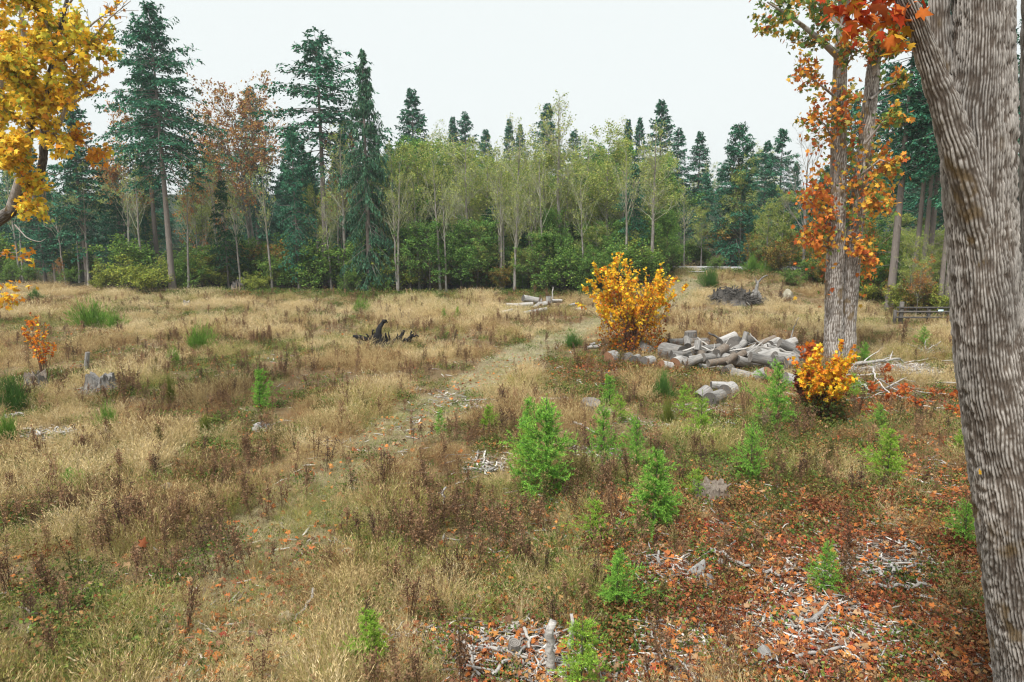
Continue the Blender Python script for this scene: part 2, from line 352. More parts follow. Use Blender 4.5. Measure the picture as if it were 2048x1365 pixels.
n1 = noise(nt, cd, 9.0, 6, .7); n2 = noise(nt, cd, 35.0, 4, .7); n3 = noise(nt, cd, 2.0, 3, .6)
c = mixc(nt, ramp(nt, n1, .3, .7), a.outputs['Color'], (1, 1, 1), 'MULTIPLY')
hv = N(nt, 'ShaderNodeHueSaturation'); nt.links.new(a.outputs['Color'], hv.inputs['Color'])
r1 = N(nt, 'ShaderNodeMapRange', i_From_Min=.3, i_From_Max=.7, i_To_Min=.55, i_To_Max=1.45); nt.links.new(n2, r1.inputs['Value']); nt.links.new(r1.outputs['Result'], hv.inputs['Value'])
c = mixc(nt, ramp(nt, n1, .52, .72), hv.outputs['Color'], (.10, .072, .045)); c = mixc(nt, ramp(nt, n3, .55, .8), c, hv.outputs['Color'])
p = N(nt, 'ShaderNodeBsdfPrincipled', i_Roughness=1.0); p.inputs['Specular IOR Level'].default_value = 0.05
nt.links.new(c, p.inputs['Base Color']); nt.links.new(bump(nt, n2, .8, .05), p.inputs['Normal']); nt.links.new(p.outputs[0], out.inputs['Surface'])
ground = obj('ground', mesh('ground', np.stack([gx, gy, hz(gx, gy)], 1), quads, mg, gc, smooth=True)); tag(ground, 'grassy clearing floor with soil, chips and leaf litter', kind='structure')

rng = np.random.default_rng(11)
EXCL = []
# ------------------------------------------------------------------ tree builders
FIR_COLS = [(.034, .125, .070), (.055, .170, .092), (.075, .205, .108), (.042, .145, .098)]
def trunk_path(rg, H, k=12, lean=0.0, az=0.0, wob=.01):
    t = np.linspace(0, 1, k); w = np.cumsum(rg.normal(0, wob * H / k, (k, 2)), 0)
    w = w - w[:1]
    return np.stack([w[:, 0] + lean * H * t * math.cos(az), w[:, 1] + lean * H * t * math.sin(az), H * t], 1)
def conifer(seed, H=24., cb=.35, R=3.6, droop=.25, nb=150, mtw=11, q=5, style='flat', cols=FIR_COLS, fl=.34, fw=.17, irr=.35, dead=25, top=.7, tr=.0125, bark=None, gap=0.0, low_cb=None):
    rg = np.random.default_rng(seed); tp = trunk_path(rg, H, 14, 0, 0, .006); tz = tp[:, 2]; tt = tz / H
    trk = MB(); rad = H * tr * (1.02 - tt) ** .85 + .012; rad[0] *= 1.35
    v, f = tubes(tp, rad, 9); trk.add(v, f)
    cr = MB()
    u = np.sort(rg.random(nb)) ** .85; h = H * (cb + (1 - cb) * u) - .02 * H * (1 - u) * 0
    h = np.minimum(h, H * .995); s = (H - h) / (H * (1 - cb))
    az = rg.random(nb) * 6.283
    lump = .62 + .75 * fbm(az * 1.1 + 3, h / (H * .10), seed, 2)
    Rr = R * np.minimum(1, (s * 1.05 + .03) ** top) * (1 - .30 * np.clip((s - .7) / .3, 0, 1)) * (1 + irr * rg.normal(0, .55, nb)).clip(.25, 1.7) * lump
    L = np.maximum(Rr, .25)
    e = np.radians(np.interp(s, [0, .12, .45, 1], [58, 30, 6, -14])) + rg.normal(0, .10, nb)
    tb = np.linspace(0, 1, 7)
    base = np.stack([np.interp(h, tz, tp[:, 0]), np.interp(h, tz, tp[:, 1]), h], 1)
    out = np.stack([np.cos(az), np.sin(az), 0 * az], 1); side = np.stack([-np.sin(az), np.cos(az), 0 * az], 1)
    bow = rg.normal(0, .08, nb)
    dr = droop * (.6 + .8 * rg.random(nb)) * np.clip(s * 1.8, .2, 1)
    rho = L[:, None] * tb * np.cos(e)[:, None]; zz = L[:, None] * (np.sin(e)[:, None] * tb - dr[:, None] * tb ** 2 + .45 * dr[:, None] * tb ** 4)
    BP = base[:, None] + out[:, None] * rho[..., None] + side[:, None] * (bow[:, None] * L[:, None] * tb ** 2)[..., None]; BP[..., 2] += zz
    v, f = tubes(BP, (.012 + .010 * L)[:, None] * (1.05 - tb), 3); trk.add(v, f)
    # twigs
    ntw = np.maximum((mtw * (L / R) ** .6).astype(int), 3); bi = np.repeat(np.arange(nb), ntw); n = len(bi)
    t = .12 + .88 * rg.random(n) ** .8; fi = t * 6; i0 = np.minimum(fi.astype(int), 5); fr = (fi - i0)[:, None]
    pb = BP[bi, i0] * (1 - fr) + BP[bi, i0 + 1] * fr
    sg = np.where(rg.random(n) < .5, -1, 1)[:, None]; a = np.radians(40 + 35 * rg.random(n))[:, None]
    if style == 'hang':
        D = unit(out[bi] * .25 + side[bi] * sg * .25 + np.array([0, 0, -1.0]) + .25 * rdir(rg, n)); l = (.45 + .55 * rg.random(n)) * (.25 + .30 * L[bi])
    else:
        D = unit(out[bi] * np.cos(a) + side[bi] * sg * np.sin(a) + np.array([0, 0, -.22]) + .22 * rdir(rg, n)); l = (.30 * L[bi] * (1.15 - .75 * t) + .22) * (.6 + .7 * rg.random(n))
    ti = np.repeat(np.arange(n), q); jj = np.tile((np.arange(q) + .2) / q, n) + .1 * rg.random(n * q); m = n * q
    Pc = pb[ti] + D[ti] * (l[ti] * jj)[:, None]; Pc[:, 2] -= .10 * l[ti] * jj ** 2
    DD = unit(D[ti] + .75 * rdir(rg, m) + np.array([0, 0, -.10 if style == 'flat' else -.5])); nr = rdir(rg, m, 1.6) if style == 'flat' else rdir(rg, m)
    tone = np.repeat(.75 + .5 * rg.random(nb), ntw)[ti]
    C = pal(rg, m, cols, None, .2) * tone[:, None]
    v, f, c = cards(Pc, DD, nr, fl * (.6 + .8 * rg.random(m)), fw * (.7 + .6 * rg.random(m)), KITE, C); cr.add(v, f, c)
    if dead:                       # bare dead branches below the crown
        hd = H * cb * (.25 + .8 * rg.random(dead)); a2 = rg.random(dead) * 6.283; Ld = .5 + 1.6 * rg.random(dead)
        b0 = np.stack([np.interp(hd, tz, tp[:, 0]), np.interp(hd, tz, tp[:, 1]), hd], 1); o2 = np.stack([np.cos(a2), np.sin(a2), rg.normal(-.15, .2, dead)], 1)
        t4 = np.linspace(0, 1, 4); pd = b0[:, None] + o2[:, None] * (Ld[:, None] * t4)[..., None]; pd[..., 2] -= (Ld[:, None] * .25 * t4 ** 2)
        v, f = tubes(pd, .022 * (1.1 - t4)[None] * np.ones((dead, 1)), 3); trk.add(v, f)
    return [('trunk', trk.build('fir_trunk', bark or M_BARK_FIR, True)), ('crown', cr.build('fir_crown', M_FIR))], H
def spawn(rg, P, n, t0, t1, ang, lr, up, k=5, curl=.25, lens=None, tpow=1.0):
    """n child branches on every path of P (N,K,3) -> (N*n,k,3)"""
    Nn, K, _ = P.shape; pi = np.repeat(np.arange(Nn), n); m = len(pi)
    t = t0 + (t1 - t0) * rg.random(m) ** tpow; fi = t * (K - 1); i0 = np.minimum(fi.astype(int), K - 2); fr = (fi - i0)[:, None]
    b = P[pi, i0] * (1 - fr) + P[pi, i0 + 1] * fr; T = unit(P[pi, i0 + 1] - P[pi, i0])
    r = rdir(rg, m); r = unit(r - T * (r * T).sum(1, keepdims=True)); a = (ang * (.65 + .7 * rg.random(m)))[:, None]
    D = unit(T * np.cos(a) + r * np.sin(a) + np.array([0, 0, up]))
    plen = np.linalg.norm(np.diff(P, axis=1), axis=2).sum(1)[pi] if lens is None else lens
    L = lr * plen * (.55 + .8 * rg.random(m)) * (1.15 - .6 * (t - t0) / max(t1 - t0, 1e-6))
    tt = np.linspace(0, 1, k); wob = np.cumsum(rg.normal(0, .10, (m, k, 3)), 1) * (L / k)[:, None, None]; wob -= wob[:, :1]
    C = b[:, None] + D[:, None] * (L[:, None] * tt)[..., None] + wob; C[..., 2] += curl * up * L[:, None] * tt ** 2 * 1.5
    return C, L
def on_paths(rg, P, m, t0=.2, t1=1.0):
    Nn, K, _ = P.shape; pi = rg.integers(0, Nn, m); t = t0 + (t1 - t0) * rg.random(m); fi = t * (K - 1); i0 = np.minimum(fi.astype(int), K - 2); fr = (fi - i0)[:, None]
    return P[pi, i0] * (1 - fr) + P[pi, i0 + 1] * fr, unit(P[pi, i0 + 1] - P[pi, i0])
def put_leaves(rg, b, P, D, size, cols, w=None, tmpl=KITE, aspect=.75, spread=.15, hang=.3):
    n = len(P); P = P + spread * rdir(rg, n) * rg.random((n, 1)); dd = unit(.6 * D + .9 * rdir(rg, n) + np.array([0, 0, -hang]))
    nr = rdir(rg, n, .9); L = size * (.6 + .7 * rg.random(n)); v, f, c = cards(P, dd, nr, L, L * aspect, tmpl, pal(rg, n, cols, w, .16)); b.add(v, f, c)
def broadleaf(seed, H=16., tb=.35, n1=22, n2=6, n3=4, leaves=3000, size=.13, cols=((.16, .19, .05),), w=None, ang=.8, lr=.36, up=.35, rtr=.011, lean=.03, bark=None, twig=None, tmpl=KITE, stems=1, wob=.03, spread=.2, lt0=.2, tpow=1.0, low=0.0, aspect=.75, tmax=1.0):
    rg = np.random.default_rng(seed); trk = MB(); tw = MB(); cr = MB(); l3 = []; l2 = []
    for sidx in range(stems):
        hh = H * (1 if sidx == 0 else .6 + .4 * rg.random()); az = rg.random() * 6.283
        tp = trunk_path(rg, hh, 12, lean * (1 if stems == 1 else 1 + 2 * rg.random()), az, wob); tp[:, :2] += (0 if stems == 1 else .2) * rg.standard_normal(2)
        t = np.linspace(0, 1, 12); rr = H * rtr * (1.03 - t) ** .8 + .008; rr[0] *= 1.3
        v, f = tubes(tp, rr, 8); trk.add(v, f)
        P1, L1 = spawn(rg, tp[None], n1, tb, tmax, ang, lr, up, 7, .3, tpow=tpow); tb1 = np.linspace(0, 1, 7)
        v, f = tubes(P1, (.006 + .0075 * L1)[:, None] * (1.1 - tb1), 4); tw.add(v, f)
        P2, L2 = spawn(rg, P1, n2, .2, 1, .75, .42, up * .8, 5, .25); v, f = tubes(P2, (.005 + .006 * L2)[:, None] * (1.1 - np.linspace(0, 1, 5)), 3); tw.add(v, f)
        l2.append(P2)
        if n3:
            P3, L3 = spawn(rg, P2, n3, .2, 1, .7, .5, up * .5, 4, .2); v, f = tubes(P3, (.008 + .004 * L3)[:, None] * (1.15 - np.linspace(0, 1, 4)), 3); tw.add(v, f); l3.append(P3)
    last = l3 or l2; m = leaves // len(last)
    for Pq in last:
        if m: p, d = on_paths(rg, Pq, m, lt0, 1.05); put_leaves(rg, cr, p, d, size, cols, w, tmpl, aspect, spread)
    parts = [('trunk', trk.build('broadleaf_trunk', bark or M_BARK_PALE, True)), ('branches', tw.build('broadleaf_branches', twig or M_LICHEN, True))]
    if leaves: parts.append(('crown', cr.build('broadleaf_crown', M_LEAF)))
    return parts, H
def place(name, label, cat, proto, P, height, rotz=None, wide=1.0, group=None):
    parts, H = proto; s = height / H; r = rng.random() * 6.283 if rotz is None else rotz
    t = thing(name, label, cat, P, r, (s * wide, s * wide, s), group)
    for nm, me in parts:
        o = obj(nm, me, t)
        if nm in ('crown', 'branches', 'needles', 'foliage'): o['kind'] = 'stuff'
    return t
def by_base(px, py, top):                 # ground point of a trunk foot and the height up to a pixel row
    P = gp(px, py); return P, max(zat(top, P[1]) - P[2], .2)
def by_dist(px, top, Y):
    P = at(px, (top + 560) / 2, Y); P[2] = gz(P[0], P[1]) - .1; return P, zat(top, Y) - P[2]

# prototypes
C_TALL = [conifer(1, 25, .44, 5.3, .28, 225, 21, 7, irr=.6, fl=.30, fw=.145), conifer(2, 25, .45, 5.2, .30, 200, 16, 5, irr=.55, top=.8), conifer(3, 25, .5, 5.2, .22, 150, 15, 5, irr=.6, top=.6, fl=.4, fw=.18)]
C_DARK = [conifer(4, 22, .14, 4.3, .25, 250, 16, 5, irr=.3, dead=10), conifer(5, 22, .20, 3.9, .30, 230, 16, 5, irr=.35, dead=12), conifer(6, 22, .12, 3.5, .2, 240, 15, 5, irr=.25, top=.8, dead=6), conifer(7, 22, .18, 4.7, .35, 240, 16, 5, irr=.45, dead=10)]
C_HANG = conifer(8, 24, .06, 3.1, .75, 300, 20, 6, 'hang', irr=.38, fl=.32, fw=.10, top=.75, cols=[(.042, .11, .066), (.062, .145, .082), (.09, .17, .09), (.05, .13, .075)], dead=14)
C_SPRUCE = conifer(9, 20, .05, 4.8, .38, 260, 18, 6, irr=.45, fl=.34, fw=.17, top=.5, dead=4)
C_LONG = [conifer(12, 24, .55, 4.0, .3, 150, 12, 5, irr=.5, dead=60), conifer(13, 24, .50, 3.8, .35, 150, 12, 5, irr=.5, dead=70)]
C_SMALL = conifer(14, 12, .22, 3.0, .35, 150, 13, 5, irr=.4, fl=.3, fw=.12, cols=[(.02, .075, .035), (.03, .10, .045), (.045, .12, .05)], dead=10)
YG = [(0.377, 0.429, 0.104), (0.273, 0.364, 0.085), (0.494, 0.481, 0.143), (0.195, 0.286, 0.072)]
A_BARE = [broadleaf(20 + i, 17, .42, 44, 6, 4, 2000, .15, YG, ang=1.0, lr=.17, up=.3, spread=.3, rtr=.0125) for i in range(3)]
A_LEAFY = [broadleaf(30 + i, 16, .28, 42, 6, 3, 9000, .17, YG, ang=1.05, lr=.24, up=.22, spread=.5, rtr=.0105) for i in range(3)]
GR = [(0.111, 0.234, 0.055), (0.169, 0.312, 0.072), (0.234, 0.364, 0.085), (0.078, 0.182, 0.049)]
A_GREEN = [broadleaf(40 + i, 9, .08, 36, 7, 3, 9000, .17, GR, ang=.95, lr=.40, up=.25, bark=M_BARK_DARK, twig=M_BARK_DARK, spread=.35) for i in range(2)]
OR = [(.44, .16, .05), (.54, .23, .06), (.34, .14, .06), (.58, .32, .08), (.28, .22, .08)]
A_MAPLE = broadleaf(50, 19, .30, 34, 8, 5, 8500, .23, [(.40, .18, .09), (.48, .24, .08), (.31, .16, .10), (.54, .33, .10), (.30, .26, .11)], ang=1.0, lr=.40, up=.32, rtr=.012, twig=M_BARK_PALE, tmpl=LEAF6, spread=.35, aspect=.95)
A_ORANGE = [broadleaf(52 + i, 13, .22, 22, 6, 4, 3600, .22, OR, ang=.85, lr=.34, up=.3, rtr=.008, spread=.3) for i in range(2)]
A_GOLD = broadleaf(55, 7, .10, 24, 6, 3, 3600, .19, [(.42, .25, .04), (.36, .17, .04), (.27, .25, .05), (.16, .19, .05)], ang=.9, lr=.4, up=.25, rtr=.008, twig=M_BARK_PALE, spread=.3)
A_POLE = [broadleaf(60 + i, 15, .45, 16, 5, 3, 1100, .14, YG, ang=.7, lr=.20, up=.45, rtr=.012, lean=.05) for i in range(2)]
A_DEAD = broadleaf(65, 13, .30, 20, 6, 4, 0, .1, YG, ang=.75, lr=.36, up=.4, rtr=.017, lean=.03, bark=M_BARK_PALE, twig=M_BARK_PALE)
S_SHRUB = [broadleaf(70 + i, 3.0, .05, 10, 6, 3, 5000, .14, [c1, c2, c3, c4], ang=.9, lr=.5, up=.3, rtr=.006, stems=5, lean=.25, bark=M_BARK_DARK, twig=M_BARK_DARK, spread=.3)
           for i, (c1, c2, c3, c4) in enumerate([[(.36, .40, .07), (.28, .35, .065), (.44, .44, .09), (.18, .25, .06)], [(.12, .24, .05), (.17, .29, .06), (.24, .33, .07), (.09, .17, .045)], [(.32, .24, .06), (.21, .21, .05), (.15, .18, .045), (.35, .18, .06)]])]

# ------------------------------------------------------------------ the forest edge, tree by tree
def T(kind, name, label, cat, px, base, top, proto, wide=1.0, group=None, rotz=None, Y=None):
    P, h = by_dist(px, top, Y) if Y else by_base(px, base, top)
    return place(name, label, cat, proto, P, h, rotz, wide, group)
# tall individual conifers
T(0, 'fir_tree', 'tallest dark green fir with a long bare lower trunk, left of centre', 'tree', 346, 584, 14, C_TALL[0], .9, rotz=.4)
T(0, 'fir_tree', 'fir half hidden directly behind the tallest fir on the left', 'tree', 318, 560, 128, C_TALL[1], .95)
T(0, 'fir_tree', 'open crowned fir just left of the drooping hemlock', 'tree', 655, 572, 80, C_TALL[2], 1.15, rotz=2.1)
T(0, 'hemlock_tree', 'narrow hemlock with drooping curtain branches, left of centre', 'tree', 740, 586, 98, C_HANG, 1.0)
T(0, 'spruce_tree', 'dark lone spruce beside the far road, right of the gravel slab', 'tree', 1466, 534, 254, C_SPRUCE, .86, rotz=1.0)
T(0, 'fir_tree', 'dark fir with pale straight trunk left of the tallest fir', 'tree', 177, 570, 195, C_DARK[1], 1.05)
T(0, 'fir_tree', 'dark fir nearest the yellow maple limb at the left', 'tree', 92, 568, 300, C_DARK[0], .9)
T(0, 'fir_tree', 'slim fir right beside the fir nearest the yellow maple limb', 'tree', 112, 569, 330, C_DARK[2], .8)
T(0, 'fir_tree', 'short fir with bare pale stem left of the leaning alder', 'tree', 599, 584, 262, C_DARK[3], .62)
T(0, 'fir_tree', 'dark fir behind the leaning alder stems', 'tree', 616, 566, 285, C_DARK[1], .75)
T(0, 'fir_tree', 'leaning fir with light green low boughs right of the tallest fir', 'tree', 458, 578, 365, C_SMALL, .75)
T(0, 'fir_tree', 'bushy young conifer among the alders right of the hemlock', 'tree', 985, 578, 415, C_SMALL, 1.0)
T(0, 'fir_tree', 'dark conifer drooping beside the leafy alder behind the golden shrub', 'tree', 1262, 566, 330, C_DARK[3], .8)
T(0, 'fir_tree', 'small dark conifer between the paired alder trunks', 'tree', 1052, 574, 455, C_SMALL, .9)
# skyline conifers (photo pixel of the tip, distance)
SKY = [(510, 176, 92, 1, 'behind the orange maple'), (827, 182, 96, 0, 'right of the hemlock'), (908, 235, 112, 2, 'left one of the close pair above the alders'), (932, 226, 112, 1, 'right one of the close pair above the alders'),
       (972, 262, 118, 0, 'broad and low above the mid alders'), (1018, 239, 120, 2, 'left of the twin spires above the mid alders'), (1040, 250, 118, 2, 'right of the twin spires above the mid alders'),
       (1093, 211, 100, 0, 'behind the tall bare snag'), (1146, 262, 104, 1, 'just right of the tall bare snag'), (1200, 292, 108, 3, 'low between snag and leafy alder'), (1253, 240, 104, 2, 'left of the thin spire'), (1275, 236, 106, 2, 'thin spire behind the leafy alder'),
       (1317, 203, 92, 0, 'tallest right of the golden shrub'), (1352, 258, 98, 1, 'right shoulder of the tallest'), (1394, 266, 100, 0, 'above the far road gap, left'), (1408, 346, 88, 3, 'low and round above the far road'),
       (1558, 258, 90, 3, 'wide crowned left of the twin trunk maple'), (1527, 284, 94, 0, 'behind the wide crowned fir'), (1440, 330, 125, 1, 'far off in the road gap'), (1490, 350, 120, 2, 'far off right of the lone spruce'),
       (590, 250, 96, 1, 'between orange maple and open fir'), (700, 235, 90, 3, 'filling between open fir and hemlock'), (160, 225, 95, 2, 'behind the pale trunked fir at left'), (40, 300, 90, 0, 'behind the yellow maple at left'), (240, 330, 98, 1, 'left of the half hidden fir'), (780, 290, 104, 3, 'low right of the hemlock'), (1620, 360, 98, 1, 'seen past the dead tree')]
for i, (px, top, Yd, v, lab) in enumerate(SKY):
    T(0, 'fir_tree', 'skyline fir, ' + lab, 'tree', px, 0, top, C_DARK[v], .95 if v != 2 else .8, 'firs along the skyline', Y=Yd)
# trees at the right, behind the big maples
T(0, 'fir_tree', 'straight grey fir trunk right of the twin trunk maple', 'tree', 1778, 626, -60, C_LONG[0], 1.0)
for px, b, tp, v, lab in ((1822, 628, 60, 1, 'leftmost slim fir stem of the three behind the fence'), (1836, 630, 90, 0, 'middle slim fir stem of the three behind the fence'), (1848, 628, 20, 1, 'rightmost slim fir stem of the three behind the fence'), (1890, 640, -80, 0, 'grey fir trunk hugging the near maple edge behind the fence'), (1876, 640, 120, 1, 'thin fir stem left of the trunk hugging the near maple')):
    T(0, 'fir_tree', lab, 'tree', px, b, tp, C_LONG[v], .85)
RL = ['right behind the twin trunk maple', 'above the fence left part', 'above the fence', 'just left of the near maple', 'behind the near maple', 'far right beyond the near maple']
for px, tp, Yd, v, w in ((1730, 300, 62, 3, .8), (1870, 150, 64, 0, 1.0), (1800, 200, 72, 1, 1.0), (1930, 60, 58, 3, 1.0), (1990, 120, 62, 0, 1.0), (2060, 0, 60, 1, 1.0), (2140, 60, 58, 0, 1), (1700, 190, 84, 1, .9), (1770, 130, 84, 0, .9), (1845, 90, 80, 2, .9)):
    T(0, 'fir_tree', ('near' if Yd < 70 else 'back row') + ' green fir in the dense stand, ' + RL[min(int((px - 1690) / 70), 5)], 'tree', px, 0, tp, C_DARK[v], w, 'firs in the dense stand at the right', Y=Yd)
# broadleaf trees
T(0, 'maple_tree', 'big rusty orange maple between the tallest fir and the leaning alder', 'tree', 505, 562, 245, A_MAPLE, .95)
T(0, 'maple_tree', 'spindly orange maple left of the tallest fir', 'tree', 258, 560, 285, A_ORANGE[0], .85)
T(0, 'maple_tree', 'low orange maple right under the tallest fir', 'tree', 400, 560, 390, A_ORANGE[1], .9)
T(0, 'maple_tree', 'orange leaved maple behind the leaning alder', 'tree', 685, 566, 335, A_ORANGE[0], .7)
T(0, 'maple_tree', 'slim orange maple just left of the big rusty one', 'tree', 435, 560, 300, A_ORANGE[1], .7)
ALD = [(514, 556, 305, 'P0', 'pale lichened alder in front of the rusty maple'), (484, 566, 330, 'P1', 'slanting alder left of the pale one by the rusty maple'), (452, 560, 250, 'B0', 'bare twiggy alder over the rusty maple left side'), (692, 580, 260, 'B1', 'leaning pale alder left of the drooping hemlock'), (664, 584, 400, 'P0', 'thin white double stem left of the leaning alder'),
       (252, 556, 370, 'P1', 'white stemmed alder in the brush left of the tallest fir'), (284, 554, 390, 'P0', 'thin alder stem in the brush left of the tallest fir'),
       (800, 574, 330, 'L0', 'leafy alder just right of the hemlock'), (845, 574, 285, 'L1', 'yellow green alder second right of the hemlock'), (884, 560, 255, 'B2', 'brown trunked bare alder, third right of the hemlock'), (937, 580, 270, 'B0', 'left leaning alder of the crossing pair'), (939, 572, 300, 'P1', 'right leaning alder of the crossing pair'),
       (1029, 581, 245, 'B1', 'lichened alder in the middle of the edge'), (1062, 576, 370, 'P0', 'broken topped alder right of the middle one'), (1084, 576, 300, 'L2', 'leafy alder behind the broken topped one'), (1122, 578, 205, 'B2', 'tallest bare alder with spiky top left of the golden shrub'), (1168, 570, 268, 'B0', 'bare alder left of the golden shrub top'),
       (1215, 566, 275, 'L0', 'leafy yellow green alder behind the golden shrub'), (1304, 566, 255, 'B1', 'dark leaning alder right of the golden shrub'), (1368, 532, 380, 'P1', 'pale thin alder by the gravel slab'), (1402, 533, 405, 'L2', 'small leafy alder left of the lone spruce'), (975, 574, 310, 'L1', 'yellow leaved alder left of the middle one'), (1000, 566, 290, 'B2', 'bare alder close behind the middle one'),
       (910, 566, 300, 'L2', 'yellow green alder behind the crossing pair'), (1140, 566, 315, 'L0', 'leafy alder behind the spiky topped one'), (1185, 560, 320, 'L1', 'pale green alder left of the one behind the shrub'), (760, 572, 400, 'L2', 'low leafy alder at the hemlock foot'), (1530, 545, 400, 'L1', 'green yellow alder right of the lone spruce'), (1560, 548, 380, 'L2', 'leafy alder left of the dead tree'), (1245, 560, 300, 'B0', 'bare alder right of the leafy one behind the shrub')]
PR = {'P': A_POLE, 'B': A_BARE, 'L': A_LEAFY}
for px, b, tp, k_, lab in ALD:
    T(0, 'alder_tree', lab, 'tree', px, b, tp + (18 if k_[0] != 'P' else 5), PR[k_[0]][int(k_[1])], 1.1)
T(0, 'dead_tree', 'bleached dead tree with spreading bare limbs left of the twin trunk maple', 'tree', 1604, 558, 300, A_DEAD, .8)
T(0, 'dead_tree', 'little forked dead snag at the forest edge right of centre', 'tree', 982, 576, 500, A_DEAD, .55)
for px, b, tp, v, lab in ((1122, 582, 455, 0, 'bright green leafy tree left of the golden shrub'), (1100, 580, 440, 1, 'green leafy tree behind the far log pile'), (860, 572, 470, 1, 'dark leafy tree under the third alder'), (1240, 575, 480, 0, 'green leafy tree right behind the golden shrub'), (900, 576, 480, 0, 'green leafy tree at the foot of the crossing alders'), (1180, 578, 470, 1, 'green leafy tree left behind the golden shrub'), (1330, 556, 450, 1, 'green leafy tree right of the dark leaning alder'), (1510, 540, 470, 0, 'green leafy tree right of the lone spruce'), (1745, 610, 470, 0, 'yellow green sapling right of the twin trunk maple'), (1560, 545, 440, 1, 'leafy tree left of the dead tree foot')):
    T(0, 'leafy_tree', lab, 'tree', px, b, tp, A_GREEN[v], .85)
for px, b, tp, pr, lab in ((1502, 540, 480, A_GOLD, 'orange sapling at the right foot of the lone spruce'), (1578, 548, 480, A_GOLD, 'golden sapling left of the dead tree'), (1180, 560, 445, A_GOLD, 'golden tree peeping over the golden shrub left side'), (1810, 634, 490, A_LEAFY[0], 'yellow green sapling behind the fence post'), (1855, 636, 500, A_LEAFY[1], 'yellow green sapling left of the near maple edge'), (1768, 616, 570, A_ORANGE[0], 'small rust red maple sapling left of the fence'), (1720, 606, 480, A_GOLD, 'golden maple sapling right behind the twin trunk maple'), (1625, 560, 470, A_GOLD, 'golden sapling left behind the twin trunk maple'), (122, 572, 528, A_ORANGE[1], 'small orange sapling at the forest foot far left'), (1830, 640, 540, A_ORANGE[0], 'orange tipped sapling behind the fence rails')):
    T(0, 'sapling', lab, 'sapling', px, b, tp, pr, 1.1)
LM = [(0, 'the yellow maple limb'), (120, 'the slim left edge firs'), (210, 'the spindly orange maple'), (330, 'the tallest fir'), (430, 'the leaning low boughed fir'), (510, 'the rusty maple'), (600, 'the short pale stemmed fir'), (680, 'the leaning pale alder'), (745, 'the drooping hemlock'), (820, 'the first leafy alders'), (885, 'the brown trunked alder'), (940, 'the crossing alders'), (1000, 'the middle alder'), (1060, 'the broken topped alder'), (1120, 'the spiky topped alder'), (1180, 'the golden shrub left side'), (1250, 'the golden shrub right side'), (1310, 'the dark leaning alder'), (1370, 'the gravel slab'), (1465, 'the lone spruce'), (1530, 'the yellow alder by the spruce'), (1604, 'the bleached dead tree'), (1690, 'the twin trunk maple'), (1780, 'the straight grey fir trunk'), (1840, 'the three slim fir stems'), (1900, 'the near maple edge'), (2000, 'the near maple')]
def lm_(px): return min(LM, key=lambda q_: abs(q_[0] - px))[1]
def far_(Yd): return 'close' if Yd < 80 else ('farther' if Yd < 105 else 'far')
# shrubs along the edge
SH = [(225, 580, 540, 0, 1.3), (270, 585, 530, 0, 1.5), (300, 588, 535, 0, 1.4), (200, 582, 556, 0, 1.0), (385, 580, 530, 1, 1.3), (420, 578, 540, 2, 1.2), (505, 586, 556, 0, 1.1), (530, 582, 545, 0, 1.1), (560, 580, 530, 1, 1.2), (640, 578, 530, 1, 1.2), (805, 584, 525, 0, 1.3), (780, 582, 545, 2, 1.2), (850, 582, 540, 1, 1.3), (880, 585, 555, 2, 1.2), (915, 582, 545, 1, 1.1), (960, 582, 548, 1, 1.1), (1000, 584, 545, 2, 1.1), (1045, 584, 550, 1, 1.1), (1085, 584, 545, 2, 1.2), (1120, 588, 520, 1, 1.3), (1160, 588, 530, 1, 1.3), (1200, 580, 520, 1, 1.3), (1265, 578, 510, 1, 1.3), (1300, 570, 520, 1, 1.2), (1340, 548, 505, 1, 1.2), (60, 570, 540, 1, 1.2), (20, 570, 535, 1, 1.2), (140, 572, 545, 1, 1.2), (1430, 540, 520, 1, 1.3), (1545, 552, 500, 2, 1.2), (1620, 565, 530, 1, 1.5), (1650, 575, 530, 2, 1.3), (1700, 595, 555, 2, 1.2), (1740, 608, 560, 0, 1.2), (1800, 630, 570, 0, 1.2), (1840, 636, 580, 2, 1.2), (1880, 640, 585, 0, 1.2), (700, 588, 552, 1, 1.0), (760, 588, 556, 1, 1.1), (1585, 572, 548, 1, 1.6)]
SHL = ['yellow green', 'leafy green', 'rusty yellow']
for px, b, tp, v, w in SH:
    T(0, 'shrub', SHL[v] + ' shrub at the forest edge by ' + lm_(px), 'shrub', px, b, tp, S_SHRUB[v], w, SHL[v] + ' shrubs along the forest edge')
# brush under the trees behind the edge
rgu = np.random.default_rng(15)
for i in range(130):
    px = -150 + 2250 * rgu.random(); P = at(px, 560, 60.0); y0 = float(treeline_y(P[:1], P[1:2])[0]); Yd = y0 + 1.5 + 13 * rgu.random(); P = at(px, 560, Yd); P[2] = gz(P[0], P[1]) - .1
    if 1335 < px < 1470 and Yd < y0 + 10: continue
    v = int(rgu.choice(3, p=[.25, .6, .15])); place('shrub', SHL[v] + ' shrub under the trees ' + ('just ' if Yd < y0 + 6 else 'deeper ') + 'behind ' + lm_(px), 'shrub', S_SHRUB[v], P, 1.3 + 2.4 * rgu.random(), None, 1.35, SHL[v] + ' shrubs under the trees')
for i in range(75):
    px = 770 + 580 * rgu.random(); P, h = by_dist(px, 325 + 125 * rgu.random(), 66 + 16 * rgu.random()); v = int(rgu.integers(5))
    place('leafy_tree', ('green' if v < 2 else 'yellow green') + (' tall' if h > 12 else ' short') + ' leafy tree in the thicket behind ' + lm_(px), 'tree', (A_GREEN + A_LEAFY)[v], P, h, None, 1.15, 'leafy trees in the thicket behind the alders')
